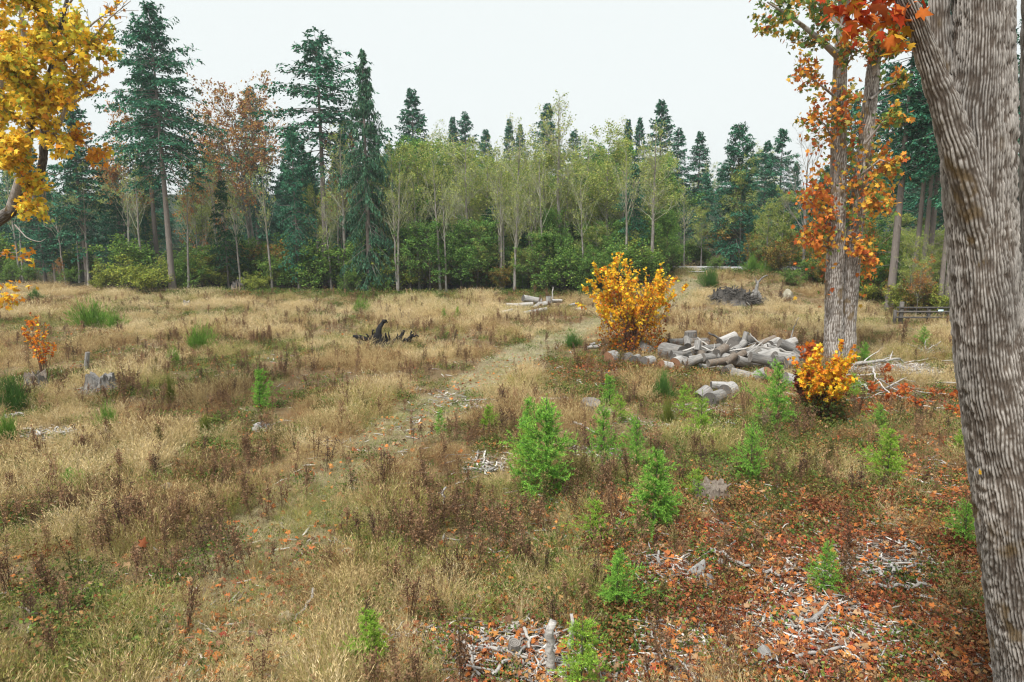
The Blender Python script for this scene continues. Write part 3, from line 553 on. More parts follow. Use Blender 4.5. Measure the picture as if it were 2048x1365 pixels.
for i in range(44):
    px = 640 + 690 * rgu.random() if i < 30 else 20 + 620 * rgu.random(); P = at(px, 560, 60.0); y0 = float(treeline_y(P[:1], P[1:2])[0]); Yd = y0 + .5 + 8 * rgu.random(); P, h = by_dist(px, 300 + 110 * rgu.random(), Yd); v = int(rgu.integers(2))
    place('alder_tree', ('slim' if h < 9.5 else 'tall thin') + ' pale alder pole ' + ('close' if Yd < y0 + 4 else 'deeper') + ' among the trunks by ' + lm_(px), 'tree', A_POLE[v], P, h, None, .9, 'pale alder poles along the edge')
for i in range(34):
    px = 770 + 560 * rgu.random(); P = at(px, 560, 60.0); y0 = float(treeline_y(P[:1], P[1:2])[0]); Yd = y0 + .2 + 4 * rgu.random(); P, h = by_dist(px, 455 + 85 * rgu.random(), Yd); v = int(rgu.integers(5))
    place('leafy_tree', ('bright green' if v < 2 else 'yellow green') + ' leafy bush tree in front of the trunks at ' + lm_(px), 'tree', (A_GREEN + A_LEAFY)[v], P, h, None, 1.5, 'leafy bush trees in front of the alders')
for i in range(26):
    px = 1690 + 220 * rgu.random(); P, h = by_dist(px, 430 + 120 * rgu.random(), 52 + 12 * rgu.random()); v = int(rgu.integers(3))
    place('leafy_tree', 'yellow green leafy sapling in the thicket by ' + lm_(px), 'tree', A_LEAFY[v], P, h, None, 1.5, 'leafy saplings in the right hand thicket')
# filling stand behind the first row
rgf = np.random.default_rng(5); nf = 0
for i in range(200):
    Yd = 68 + 75 * rgf.random(); px = -260 + 2600 * rgf.random(); top = 300 + 130 * rgf.random()
    if 1340 < px < 1420 and Yd < 90: continue
    P, h = by_dist(px, top, Yd)
    if 770 < px < 1320 and Yd < 98: continue
    if Yd < float(treeline_y(np.array([P[0]]), np.array([P[1]]))[0]) + 4: continue
    if rgf.random() < .72 or px > 1680: place('fir_tree', ('tall' if h > 17 else 'short') + ' dark fir ' + far_(Yd) + ' behind ' + lm_(px), 'tree', C_DARK[int(rgf.integers(4))], P, h, None, .95, 'firs deep in the forest')
    else: place('alder_tree', 'pale leafy alder ' + far_(Yd) + ' behind ' + lm_(px), 'tree', A_LEAFY[int(rgf.integers(3))], P, h * .9, None, 1.0, 'alders deep in the forest')
    nf += 1
for i in range(46):
    px = (-60 + 850 * rgf.random()) if i < 34 else 1480 + 240 * rgf.random(); Yd = 84 + 60 * rgf.random(); P, h = by_dist(px, 330 + 110 * rgf.random(), Yd); place('fir_tree', ('tall' if h > 17 else 'short') + ' dense fir ' + far_(Yd) + ' behind ' + lm_(px), 'tree', C_DARK[int(rgf.integers(4))], P, h, None, 1.2, 'firs deep in the forest')
# ------------------------------------------------------------------ near maple at the right: furrowed bark as real relief
def bark_tube(ctrl, n_len, n_round, seed, amp=.022, ridge=.042, mossy=()):
    """ctrl: list of (centre xyz, radius); a tube whose surface carries interlaced vertical ridges"""
    C = np.array([c for c, r in ctrl], float); R = np.array([r for c, r in ctrl], float)
    s = np.concatenate([[0], np.cumsum(np.linalg.norm(np.diff(C, axis=0), axis=1))]); ss = np.linspace(0, s[-1], n_len)
    def smooth_interp(v):
        y = np.interp(ss, s, v); k = max(int(n_len * .02), 1) * 2 + 1; yp = np.pad(y, k // 2, mode='edge'); return np.convolve(yp, np.ones(k) / k, 'valid')
    P = np.stack([smooth_interp(C[:, i]) for i in range(3)], 1); rad = smooth_interp(R)
    Tn = unit(np.gradient(P, axis=0)); A = unit(np.cross(Tn, np.array([0, 1.0, 0]) + 0 * Tn)); B = np.cross(Tn, A)
    th = np.linspace(0, 2 * np.pi, n_round, endpoint=False)
    TH, SS = np.meshgrid(th, ss); r0 = rad.mean()
    # periodic in angle: evaluate noise on the circle by blending two offsets
    def pn(fu, fv, sd, oc=3):
        u = TH / (2 * np.pi); a = fbm(u * fu, SS * fv, sd, oc); b = fbm((u - 1) * fu, SS * fv, sd, oc); w = sstep(.88, 1, u); return a * (1 - w) + b * w
    circ = 2 * np.pi * r0; nr = circ / ridge
    warp = (pn(circ * 2.2, .9, seed, 3) - .5) * 3.0 + (pn(circ * 7, 3.2, seed + 3, 3) - .5) * 1.5
    ph = TH / (2 * np.pi) * round(nr) + warp
    r1 = 1 - np.abs(2 * (ph - np.floor(ph)) - 1); r1 = sstep(.08, .62, r1)
    cracks = pn(circ * 13, 14, seed + 9, 3); r2 = 1 - np.abs(pn(circ * 20, 5.0, seed + 13, 3) - .5) * 5; r2 = np.clip(r2, 0, 1)
    lumps = pn(circ * 1.2, .8, seed + 21, 3) - .5
    kk_ = np.floor(ph).astype(np.int64); hs1 = h2(kk_, kk_ * 0 + 3, seed); fr_ = SS * (5.5 + 3 * hs1) + hs1 * 10 + 1.2 * pn(circ * 9, 6, seed + 61, 2); fr_ = np.abs(fr_ - np.floor(fr_) - .5); gap = 1 - sstep(.02, .10, fr_)
    hgt = r1 * (1 - .5 * gap) * (.70 + .45 * hs1) * (.55 + .6 * sstep(.30, .60, cracks)) - .45 * r2
    disp = amp * (hgt - .5) + .08 * r0 * lumps + .010 * (pn(circ * 40, 30, seed + 5, 2) - .5)
    Rr = rad[:, None] + disp
    V = P[:, None] + Rr[..., None] * (A[:, None] * np.cos(TH)[..., None] + B[:, None] * np.sin(TH)[..., None])
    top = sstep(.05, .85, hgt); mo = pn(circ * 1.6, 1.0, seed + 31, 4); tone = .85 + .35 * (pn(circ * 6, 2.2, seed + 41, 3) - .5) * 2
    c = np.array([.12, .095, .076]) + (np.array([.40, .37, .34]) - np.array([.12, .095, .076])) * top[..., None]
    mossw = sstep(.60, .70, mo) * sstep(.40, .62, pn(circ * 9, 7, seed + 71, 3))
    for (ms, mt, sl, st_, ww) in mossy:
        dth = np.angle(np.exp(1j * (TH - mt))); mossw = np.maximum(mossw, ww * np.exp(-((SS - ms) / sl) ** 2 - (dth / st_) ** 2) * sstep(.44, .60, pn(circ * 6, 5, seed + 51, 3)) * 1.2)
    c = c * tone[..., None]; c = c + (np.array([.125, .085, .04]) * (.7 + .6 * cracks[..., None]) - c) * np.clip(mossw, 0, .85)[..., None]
    idx = np.arange(n_len * n_round).reshape(n_len, n_round); a = idx[:-1]; b = idx[1:]
    q = np.stack([a, np.roll(a, -1, 1), np.roll(b, -1, 1), b], -1).reshape(-1, 4)
    return V.reshape(-1, 3), q, c.reshape(-1, 3)
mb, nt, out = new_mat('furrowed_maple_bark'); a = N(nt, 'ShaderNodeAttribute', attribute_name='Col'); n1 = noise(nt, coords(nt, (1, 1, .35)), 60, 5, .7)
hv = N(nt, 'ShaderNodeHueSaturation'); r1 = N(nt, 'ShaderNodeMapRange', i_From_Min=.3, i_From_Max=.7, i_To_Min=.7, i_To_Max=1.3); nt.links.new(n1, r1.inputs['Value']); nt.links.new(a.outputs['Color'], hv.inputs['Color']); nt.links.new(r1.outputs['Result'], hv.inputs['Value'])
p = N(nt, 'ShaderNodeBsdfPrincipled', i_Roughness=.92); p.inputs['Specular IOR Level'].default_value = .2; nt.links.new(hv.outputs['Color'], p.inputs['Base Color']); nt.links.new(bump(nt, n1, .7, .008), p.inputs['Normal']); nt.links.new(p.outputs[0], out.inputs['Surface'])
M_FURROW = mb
DM = 7.0
def ctl(lst, D, dd=0.0):
    o = []
    for i, (px, py, r) in enumerate(lst):
        P = at(px, py, D + dd * i); o.append((P, r * mpp(P) * .80))     # off-axis: the frame edge widens a round stem
    return o
base = gp(2090, 1560)
near_base = np.array([at(2105, 1500, DM)[0], DM, gz(at(2105, 1500, DM)[0], DM)])
near = thing('maple_tree', 'huge grey furrowed maple trunk filling the right edge in the foreground', 'tree', near_base)
main = ctl([(2130, 1800, 135), (2112, 1600, 118), (2090, 1365, 106), (2062, 1180, 100), (2035, 1000, 95), (1998, 800, 82), (1978, 690, 77), (1968, 564, 73), (1962, 460, 74), (1957, 360, 79), (1957, 256, 80), (1962, 150, 71), (1965, 60, 68), (1967, -50, 66), (1968, -250, 62), (1975, -600, 55), (1985, -1100, 40)], DM)
parts = [('trunk', main, 560, 400, 11, [(3.9, 3.9, .45, .9, 1.0), (3.6, 4.6, .35, .8, .8), (4.7, 3.6, .6, .5, .8), (2.9, 3.4, .5, .5, .5)])]
parts.append(('stem', ctl([(2110, 1150, 70), (2108, 950, 74), (2108, 800, 73), (2110, 500, 73), (2112, 200, 72), (2116, -100, 70), (2135, -600, 58), (2150, -1100, 40)], DM + .25), 160, 120, 12, []))
parts.append(('stem', ctl([(1968, 560, 26), (1960, 480, 34), (1944, 400, 38), (1922, 315, 37), (1898, 235, 34), (1873, 165, 30), (1853, 105, 26), (1838, 60, 24), (1818, 15, 22), (1790, -45, 20), (1740, -140, 20), (1690, -300, 16), (1650, -480, 9)], DM - .12, -.03), 220, 170, 13, [(2.2, 3.6, .35, 1.2, .7)]))
parts.append(('stem', ctl([(1955, 500, 30), (1930, 380, 36), (1899, 260, 33), (1882, 150, 27), (1878, 60, 24), (1878, -20, 23), (1876, -200, 21), (1870, -500, 16), (1880, -900, 9)], DM + .12), 180, 140, 14, []))
inv = np.array(near_base)
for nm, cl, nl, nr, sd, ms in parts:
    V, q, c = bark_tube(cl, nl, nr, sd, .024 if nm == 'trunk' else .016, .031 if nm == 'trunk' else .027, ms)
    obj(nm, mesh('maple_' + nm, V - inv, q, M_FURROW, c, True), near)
# leaves of the near maple that hang into the frame: each one a part
rl = np.random.default_rng(77)
lm = {}
for nm, cc in (('red', (.40, .055, .02)), ('orange', (.50, .14, .03)), ('yellow', (.52, .30, .035)), ('green', (.12, .19, .04)), ('rust', (.33, .09, .03))):
    tv = MAPLE[0] - [0, 0, 0]; lm[nm] = mesh('maple_leaf_' + nm, tv, MAPLE[1], M_LEAF, np.array(cc) * (1 + .12 * rl.standard_normal((len(tv), 1))))
tw = MB(); LEAVES = []
for (x0, y0, x1, y1) in ((1812, 30, 1720, 40), (1790, -30, 1690, 20), (1825, 60, 1775, 90), (1740, -120, 1660, 20), (1845, -40, 1800, 30), (1720, -100, 1700, 60)):
    t = np.linspace(0, 1, 6); pth = np.array([at(x0 + (x1 - x0) * a_, y0 + (y1 - y0) * a_ + 10 * math.sin(a_ * 3), DM - .1 - .35 * a_) for a_ in t]); v, f = tubes(pth - inv, .012 * (1.1 - t), 5); tw.add(v, f)
    for j in range(26):
        a_ = .25 + .8 * rl.random(); P = at(x0 + (x1 - x0) * a_ + rl.normal(0, 16), y0 + (y1 - y0) * a_ + rl.normal(0, 13), DM - .1 - .35 * a_ + rl.normal(0, .12)) - inv
        key = rl.choice(['red', 'orange', 'rust', 'yellow'], p=[.45, .30, .17, .08] if y1 < 80 else [.1, .25, .05, .6]); s = .08 + .07 * rl.random()
        LEAVES.append((lm[str(key)], P, (rl.normal(-.6, .6), rl.normal(0, .6), rl.random() * 6.28), (s, s, s)))
two = obj('twigs', tw.build('maple_twigs', M_TWIG_RED), near)
for me_, P_, r_, s_ in LEAVES: obj('leaf', me_, two, P_, r_, s_)
k0 = obj('leaf', lm['yellow'], near, at(1961, 949, DM - .62) - inv, (1.2, .2, .4), (.06, .06, .06))

# ------------------------------------------------------------------ twin-trunk maple
tb0 = gp(1682, 716); TD = tb0[1]
twin = thing('maple_tree', 'twin trunk maple with orange leaves clothing its stems, right of the log pile', 'tree', tb0)
def loc_ctl(lst, D, o):
    r = []
    for px, py, w in lst:
        P = at(px, py, D); r.append((P - o, w * mpp(P) * .78))
    return r
tl = loc_ctl([(1668, 745, 27), (1667, 710, 24), (1667, 640, 21), (1668, 560, 21), (1672, 480, 20), (1675, 410, 20), (1677, 300, 19), (1678, 200, 18), (1681, 110, 16), (1688, 20, 14), (1692, -120, 11), (1690, -300, 7)], TD, tb0)
tr_ = loc_ctl([(1692, 745, 24), (1692, 715, 22), (1696, 640, 19), (1702, 560, 19), (1706, 490, 20), (1714, 420, 19), (1722, 350, 19), (1731, 287, 18), (1740, 200, 17), (1750, 105, 15), (1758, 20, 14), (1770, -120, 11), (1790, -300, 7)], TD + .35, tb0)
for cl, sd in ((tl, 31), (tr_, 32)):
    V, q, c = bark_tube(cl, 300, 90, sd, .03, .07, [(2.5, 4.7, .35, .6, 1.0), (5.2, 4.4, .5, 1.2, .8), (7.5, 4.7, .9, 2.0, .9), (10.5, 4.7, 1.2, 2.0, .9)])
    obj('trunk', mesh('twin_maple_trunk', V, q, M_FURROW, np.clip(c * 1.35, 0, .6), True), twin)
rt = np.random.default_rng(88); lv = MB(); bw = MB()
ORM = [(.60, .18, .04), (.68, .28, .05), (.46, .12, .04), (.70, .42, .06), (.18, .27, .06), (.11, .19, .05), (.34, .29, .07)]
def limb_px(pts, D, o, r0, r1, k=9):
    pts = np.array(pts, float); s = np.linspace(0, len(pts) - 1, k); i = np.arange(len(pts)); px = np.interp(s, i, pts[:, 0]); py = np.interp(s, i, pts[:, 1]); dd = np.interp(s, i, pts[:, 2]) if pts.shape[1] > 2 else 0 * s
    P = np.array([at(a_, b_, D + c_) - o for a_, b_, c_ in zip(px, py, dd)]); return P, np.linspace(r0, r1, k)
LIMBS = [([(1678, 115, 0), (1640, 80, -.6), (1590, 40, -1.2), (1535, 5, -1.8)], .16, .03, 0), ([(1685, 60, 0), (1650, 20, .8), (1610, -20, 1.2), (1580, -80, 1.6)], .13, .03, 0), ([(1745, 150, 0), (1770, 90, -.8), (1800, 40, -1.0)], .10, .03, 1),
         ([(1690, 30, 0), (1700, -40, -.5), (1720, -90, -1)], .1, .03, 1), ([(1677, 300, 0), (1650, 250, -.5), (1625, 230, -.9)], .05, .015, 2), ([(1677, 200, 0), (1640, 170, -.7), (1605, 145, -1.0)], .06, .015, 2), ([(1722, 350, 0), (1760, 320, -.6), (1790, 330, -1)], .05, .015, 3),
         ([(1714, 420, 0), (1745, 400, -.7), (1765, 405, -1.0)], .05, .015, 3), ([(1673, 450, 0), (1640, 420, -.6), (1615, 400, -.9)], .05, .015, 4), ([(1671, 500, 0), (1640, 490, -.5), (1625, 480, -.8)], .05, .015, 4), ([(1731, 287, 0), (1770, 240, -.7), (1800, 230, -1.1)], .06, .015, 5), ([(1740, 200, 0), (1775, 170, .6), (1800, 165, .9)], .06, .015, 5),
         ([(1680, 150, 0), (1700, 120, -.6), (1715, 60, -1)], .06, .015, 1), ([(1706, 490, 0), (1725, 500, -.6), (1735, 520, -.8)], .04, .012, 6), ([(1678, 260, 0), (1690, 220, -.8), (1700, 200, -1)], .04, .012, 2)]
WB = {0: [1, 2, 1, 3, 9, 8, 4], 1: [3, 4, 3, 4, 6, 4, 3], 2: [5, 5, 3, 4, 4, 2, 3], 3: [5, 7, 2, 8, 3, 2, 2], 4: [8, 5, 5, 3, 1, .5, 1], 5: [2, 4, 1, 5, 8, 5, 4], 6: [4, 6, 3, 6, 1, 0, 1]}
for pts, r0, r1, wk in LIMBS:
    P, R = limb_px(pts, TD - .2, tb0, r0, r1); v, f = tubes(P, R, 6); bw.add(v, f)
    P2, L2 = spawn(rt, P[None], 14 if r0 > .08 else 9, .15, 1, .9, .42, .15, 5, .2); v, f = tubes(P2, np.full((len(P2), 5), .012), 3); bw.add(v, f)
    p, d = on_paths(rt, P2, 700 if r0 > .08 else 190, .1, 1.05); put_leaves(rt, lv, p, d, .20, ORM, WB[wk], MAPLE, 1.0, .35, .5)
# leaves sprouting straight from the stems
for cl, n, wk, lo_, hi_ in ((tl, 1300, 2, .27, .95), (tr_, 900, 1, .30, .95)):
    Pm = np.array([c_ for c_, r_ in cl]); k = rt.random(n); s_ = lo_ + (hi_ - lo_) * k ** .8; ii = np.linspace(0, 1, len(Pm)); pos = np.stack([np.interp(s_, ii, Pm[:, j]) for j in range(3)], 1)
    dn = fbm(s_ * 14, s_ * 0 + n, 9, 2); kp = rt.random(n) < sstep(.32, .62, dn); pos = pos[kp]; m = len(pos); az = rt.random(m) * 6.283; rr = .45 + .55 * rt.random(m) ** 1.5
    pos = pos + np.stack([np.cos(az) * rr, np.sin(az) * rr, 0 * az], 1); put_leaves(rt, lv, pos, np.stack([np.cos(az), np.sin(az), 0 * az], 1), .18, ORM, WB[wk], MAPLE, 1.0, .2, .6)
# the hanging orange mass left of the stems
p = np.array([at(1635 + rt.normal(0, 17), 435 + rt.normal(0, 62), TD - .5 + rt.normal(0, .5)) - tb0 for _ in range(400)]); put_leaves(rt, lv, p, rdir(rt, len(p), -.3), .19, ORM, [8, 5, 6, 4, 1, 1, 1], MAPLE, 1.0, .3, .6)
p = np.array([at(1748 + rt.normal(0, 20), 372 + rt.normal(0, 30), TD - .5 + rt.normal(0, .5)) - tb0 for _ in range(260)]); put_leaves(rt, lv, p, rdir(rt, len(p), -.3), .19, ORM, WB[3], MAPLE, 1.0, .3, .6)
p = np.array([at(1730 + rt.normal(0, 12), 520 + rt.normal(0, 32), TD + .6 + rt.normal(0, .5)) - tb0 for _ in range(160)]); put_leaves(rt, lv, p, rdir(rt, len(p), -.3), .19, ORM, WB[6], MAPLE, 1.0, .3, .6)
obj('branches', bw.build('twin_maple_branches', M_BARK_MAPLE, True), twin)['kind'] = 'stuff'; obj('crown', lv.build('twin_maple_leaves', M_LEAF), twin)['kind'] = 'stuff'

# ------------------------------------------------------------------ yellow maple reaching in from the left
LD = 20.0; lx = at(-260, 700, LD); lb0 = np.array([lx[0], LD, gz(lx[0], LD)])
left = thing('maple_tree', 'yellow leaved maple reaching in over the upper left corner', 'tree', lb0)
tk = loc_ctl([(-300, 870, 42), (-280, 740, 36), (-230, 620, 33), (-150, 530, 29), (-60, 470, 20), (5, 436, 15), (45, 405, 12), (72, 372, 10), (86, 330, 9), (88, 280, 10), (92, 210, 8), (105, 120, 6), (130, 20, 5), (150, -80, 3)], LD, lb0)
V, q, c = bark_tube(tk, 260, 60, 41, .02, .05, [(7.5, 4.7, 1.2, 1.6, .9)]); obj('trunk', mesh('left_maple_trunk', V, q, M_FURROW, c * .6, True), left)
rL = np.random.default_rng(99); lv = MB(); bw = MB()
YL = [(.78, .50, .04), (.72, .40, .04), (.66, .27, .04), (.55, .50, .06), (.28, .34, .06), (.80, .58, .08)]
LL = [([(20, 425, 0), (50, 330, -.4), (62, 250, -.6), (55, 150, -.4), (45, 40, 0), (30, -80, .3)], .15, .03, 26, 1500), ([(-60, 470, 0), (-15, 350, .6), (5, 220, .8), (-5, 80, .8), (-20, -60, 1)], .14, .03, 22, 1000), ([(88, 300, 0), (120, 250, -.5), (140, 190, -.8), (150, 130, -1)], .07, .015, 14, 380),
      ([(100, 150, 0), (140, 110, -.5), (170, 90, -.8), (190, 85, -1)], .05, .012, 14, 420), ([(88, 290, 0), (130, 275, .5), (165, 285, .7), (200, 310, .8)], .05, .012, 10, 160), ([(60, 385, 0), (40, 340, -1), (20, 300, -1.4)], .06, .015, 16, 640), ([(45, 400, 0), (70, 380, -.8), (60, 420, -1.2)], .04, .012, 9, 200),
      ([(-60, 470, 0), (-25, 520, -.5), (-4, 560, -.8), (4, 600, -1)], .03, .01, 8, 130), ([(90, 230, 0), (60, 170, -1), (20, 120, -1.4)], .06, .015, 16, 620), ([(110, 90, 0), (90, 40, -1), (60, -10, -1.2)], .05, .012, 14, 420), ([(10, 240, .5), (40, 200, 1.2), (80, 190, 1.5), (130, 195, 1.6)], .06, .015, 16, 560), ([(0, 120, .5), (40, 90, 1.2), (100, 70, 1.5), (150, 60, 1.6)], .06, .015, 16, 560), ([(85, 260, 0), (110, 270, -.8), (125, 300, -1)], .03, .01, 8, 130)]
for pts, r0, r1, n2, nl in LL:
    P, R = limb_px(pts, LD, lb0, r0, r1, 10); v, f = tubes(P, R, 6); bw.add(v, f)
    P2, L2 = spawn(rL, P[None], n2, .15, 1, .9, .36, .10, 5, .1, lens=None); L2m = np.minimum(L2, 1.2)
    P2 = P2[:, :1] + (P2 - P2[:, :1]) * (L2m / L2)[:, None, None]; v, f = tubes(P2, np.full((len(P2), 5), .010), 3); bw.add(v, f)
    w_ = [5, 2.5, 1, 5, 4, 5] if pts[0][1] < 260 else [7, 4, 2, 3, 1.5, 6]
    if pts[-1][1] > 500 or (len(pts) == 4 and pts[-1][0] == 200): w_ = [2, 4, 7, 1, .2, 1]
    p, d = on_paths(rL, P2, int(nl * 1.5), .1, 1.08); put_leaves(rL, lv, p, d, .145, YL, w_, MAPLE, 1.0, .28, .5)
for pts in ([(150, 130, -1), (168, 100, -1), (215, 40, -1.1), (262, 2, -1.2)], [(160, 70, -1), (195, 40, -1), (240, 8, -1)], [(150, 190, -.8), (185, 160, -.9), (215, 140, -.9)], [(140, 210, -.8), (175, 185, -.8), (212, 168, -.8)], [(130, 20, 0), (165, -30, -.3), (190, -80, -.5)]):
    P, R = limb_px(pts, LD, lb0, .035, .008, 8); v, f = tubes(P, R, 5); bw.add(v, f); P2, L2 = spawn(rL, P[None], 16, .3, 1, .8, .25, .3, 4, .2); v, f = tubes(P2, np.full((len(P2), 4), .007), 3); bw.add(v, f)
    p, d = on_paths(rL, P2, 26, .2, 1.05); put_leaves(rL, lv, p, d, .13, YL, [2, 3, 3, 1, 1, 1], MAPLE, 1.0, .05, .5)
for pts in ([(88, 355, 0), (85, 400, -.2), (100, 440, -.3), (118, 465, -.3)], [(90, 370, 0), (92, 410, 0), (86, 450, 0), (104, 462, 0)], [(30, 450, 0), (55, 478, -.2), (80, 485, -.2), (92, 478, -.2)], [(92, 345, 0), (112, 352, 0), (122, 346, 0)]):
    P, R = limb_px(pts, LD, lb0, .022, .008, 8); v, f = tubes(P, R, 5); bw.add(v, f)
obj('branches', bw.build('left_maple_branches', M_BARK_MAPLE, True), left)['kind'] = 'stuff'; obj('crown', lv.build('left_maple_leaves', M_LEAF), left)['kind'] = 'stuff'

# ------------------------------------------------------------------ golden multi-stem shrubs
def vase(name, label, px, py, wpx, hpx, cols, w, seed, nst, nl, size, hollow=True, skirt=None):
    P0 = gp(px, py); s = mpp(P0); Wd = wpx * s / 2; H = hpx * s; rg = np.random.default_rng(seed); t = thing(name, label, 'shrub', P0); st = MB(); lv = MB(); tt = np.linspace(0, 1, 7); paths = []
    for i in range(nst):
        az = rg.random() * 6.283; r = Wd * (.15 + .85 * rg.random() ** .6); h = H * (.55 + .45 * rg.random()) * (1 - .12 * (r / Wd) ** 2)
        o0 = .12 * Wd * rg.standard_normal(2); pth = np.stack([o0[0] + np.cos(az) * r * tt ** 1.3, o0[1] + np.sin(az) * r * tt ** 1.3, h * tt ** .9], 1); pth += np.cumsum(rg.normal(0, .012 * H, pth.shape), 0) * tt[:, None]; paths.append(pth)
        v, f = tubes(pth, .016 * (1.2 - tt) * s / .022, 4); st.add(v, f)
    A = np.array(paths); P2, L2 = spawn(rg, A, 5, .3, 1, .6, .22, .3, 4, .2); v, f = tubes(P2, np.full((len(P2), 4), .006 * s / .022), 3); st.add(v, f)
    p, d = on_paths(rg, P2, nl, .2, 1.1)
    if hollow:           # the crown of stems in the middle keeps few leaves
        u = (p[:, 0] / Wd); zz = p[:, 2] / H; k = ~((np.abs(u + .02) < .33) & (zz > .22) & (zz < .97) & (rg.random(len(p)) < .62)); k &= ~((zz > .80) & (u > .1) & (rg.random(len(p)) < .5)); p, d = p[k], d[k]
    put_leaves(rg, lv, p, d, size, cols, w, MAPLE, 1.0, .12 * H / 3, .5)
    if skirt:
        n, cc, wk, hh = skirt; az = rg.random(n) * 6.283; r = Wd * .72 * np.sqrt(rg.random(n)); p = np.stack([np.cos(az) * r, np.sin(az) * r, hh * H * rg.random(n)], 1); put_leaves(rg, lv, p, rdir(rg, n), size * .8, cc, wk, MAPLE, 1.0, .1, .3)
    obj('stems', st.build('shrub_stems', M_TWIG_RED), t)['kind'] = 'stuff'; obj('foliage', lv.build('shrub_leaves', M_LEAF), t)['kind'] = 'stuff'; return t
GOLD = [(.85, .50, .03), (.82, .33, .03), (.70, .20, .03), (.80, .60, .06), (.42, .10, .03), (.48, .50, .07)]
vase('golden_shrub', 'large golden orange maple shrub left of the log pile', 1262, 702, 192, 172, GOLD, [10, 4, 2.2, 5, .6, 1.6], 201, 80, 10500, .13, True, (1300, [(.45, .20, .02), (.34, .09, .02), (.22, .06, .02), (.50, .28, .03)], [4, 4, 3, 2], .34))
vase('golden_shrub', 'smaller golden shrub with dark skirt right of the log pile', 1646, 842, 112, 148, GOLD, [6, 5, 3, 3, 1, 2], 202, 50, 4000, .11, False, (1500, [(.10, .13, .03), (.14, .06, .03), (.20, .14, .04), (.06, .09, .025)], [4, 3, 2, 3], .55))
vase('maple_sprout', 'spindly orange maple sprout at the far left of the field', 88, 756, 46, 125, GOLD, [1, 4, 6, 1, 3, 0], 203, 12, 420, .10, False)
vase('maple_sprout', 'little red leaved sprout rising over the right end of the log pile', 1612, 742, 30, 68, GOLD, [0, 1, 3, 0, 8, 0], 204, 7, 120, .16, False)
vase('red_shrub', 'rust red twiggy bush at the left foot of the smaller golden shrub', 1606, 812, 42, 78, [(.16, .04, .025), (.22, .07, .03), (.12, .05, .03)], None, 205, 26, 700, .10, False)
# ------------------------------------------------------------------ young firs
YC = [(.16, .36, .05), (.24, .47, .07), (.33, .56, .09), (.11, .27, .055)]
def young_fir(seed, H=1.3, R=.42, nwh=9, bpw=6, leader=.16, cols=YC, dense=1.0):
    rg = np.random.default_rng(seed); st = MB(); nd = MB(); tp = trunk_path(rg, H, 8, 0, 0, .02); v, f = tubes(tp, np.linspace(.016, .003, 8) * H / 1.3, 5); st.add(v, f)
    hh = []; 
    for wv in range(nwh):
        z = .06 + (1 - leader - .06) * (wv / (nwh - 1)) ** .95
        for b_ in range(bpw): hh.append((z + rg.normal(0, .012), rg.random() * .5 + b_ * 6.283 / bpw + wv * 1.1))
    hh += [(.05 + .75 * rg.random(), rg.random() * 6.283) for _ in range(nwh * 4)]
    hh = np.array(hh); h = np.clip(hh[:, 0], .03, .97); az = hh[:, 1]; n = len(h); s = 1 - h
    L = R * np.clip((s * 1.25) ** .8, .12, 1) * (.55 + .75 * rg.random(n)) * (1 + .38 * np.sin(az + seed) + .2 * np.sin(2 * az + seed * 2)) * np.where(h < .18, .85, 1)
    L[len(L) - nwh * 4:] *= .7
    e = np.interp(s, [0, .3, 1], [1.05, .75, .25]) + rg.normal(0, .12, n); tt = np.linspace(0, 1, 5); out = np.stack([np.cos(az), np.sin(az), 0 * az], 1)
    base = np.stack([np.interp(h * H, tp[:, 2], tp[:, 0]), np.interp(h * H, tp[:, 2], tp[:, 1]), h * H], 1)
    BP = base[:, None] + out[:, None] * (L[:, None] * tt * np.cos(e)[:, None])[..., None]; BP[..., 2] += L[:, None] * (np.sin(e)[:, None] * tt - .12 * tt ** 2 * (s > .4)[:, None])
    v, f = tubes(BP, np.full((n, 5), .004), 3); st.add(v, f)
    P2, L2 = spawn(rg, BP, 9, .2, .97, .85, .42, .05, 4, .1)
    seg = [(BP, L, 1.0), (P2, L2, 1.0), (tp[None, -3:], np.array([leader * H]), 1.0)]
    for Pp, Ln, _ in seg:
        cnt = np.maximum((Ln / .0040 * dense).astype(int), 4); pi = np.repeat(np.arange(len(Pp)), cnt); m = len(pi); K = Pp.shape[1]; t = rg.random(m) * .98; fi = t * (K - 1); i0 = np.minimum(fi.astype(int), K - 2); fr = (fi - i0)[:, None]
        pos = Pp[pi, i0] * (1 - fr) + Pp[pi, i0 + 1] * fr; T_ = unit(Pp[pi, i0 + 1] - Pp[pi, i0]); r = rdir(rg, m, .35); D = unit(T_ * .75 + r * .85)
        young = np.clip(t * 1.1, 0, 1)[:, None]; C = pal(rg, m, cols, None, .15) * (.8 + .45 * young); v, f, c = cards(pos, D, rdir(rg, m), .036 * (.7 + .6 * rg.random(m)), .0075, NEEDLE, C); nd.add(v, f, c)
    return [('stem', st.build('young_fir_stem', M_BARK_DARK)), ('needles', nd.build('young_fir_needles', M_YOUNG))], H
YL_ = [(.27, .44, .055), (.36, .52, .075), (.20, .36, .055)]
YF = [young_fir(301, 1.3, .46, 9, 6), young_fir(302, 1.3, .36, 8, 6, .24), young_fir(303, 1.3, .56, 8, 6, .24, dense=.9), young_fir(304, 1.3, .46, 6, 5, .28, YL_, .75), young_fir(305, 1.3, .52, 6, 5, .17, YL_, .85), young_fir(306, 1.3, .50, 7, 7, .14, YL_), young_fir(307, 1.3, .48, 6, 5, .30, dense=.8), young_fir(308, 1.3, .60, 7, 5, .12, dense=.9)]
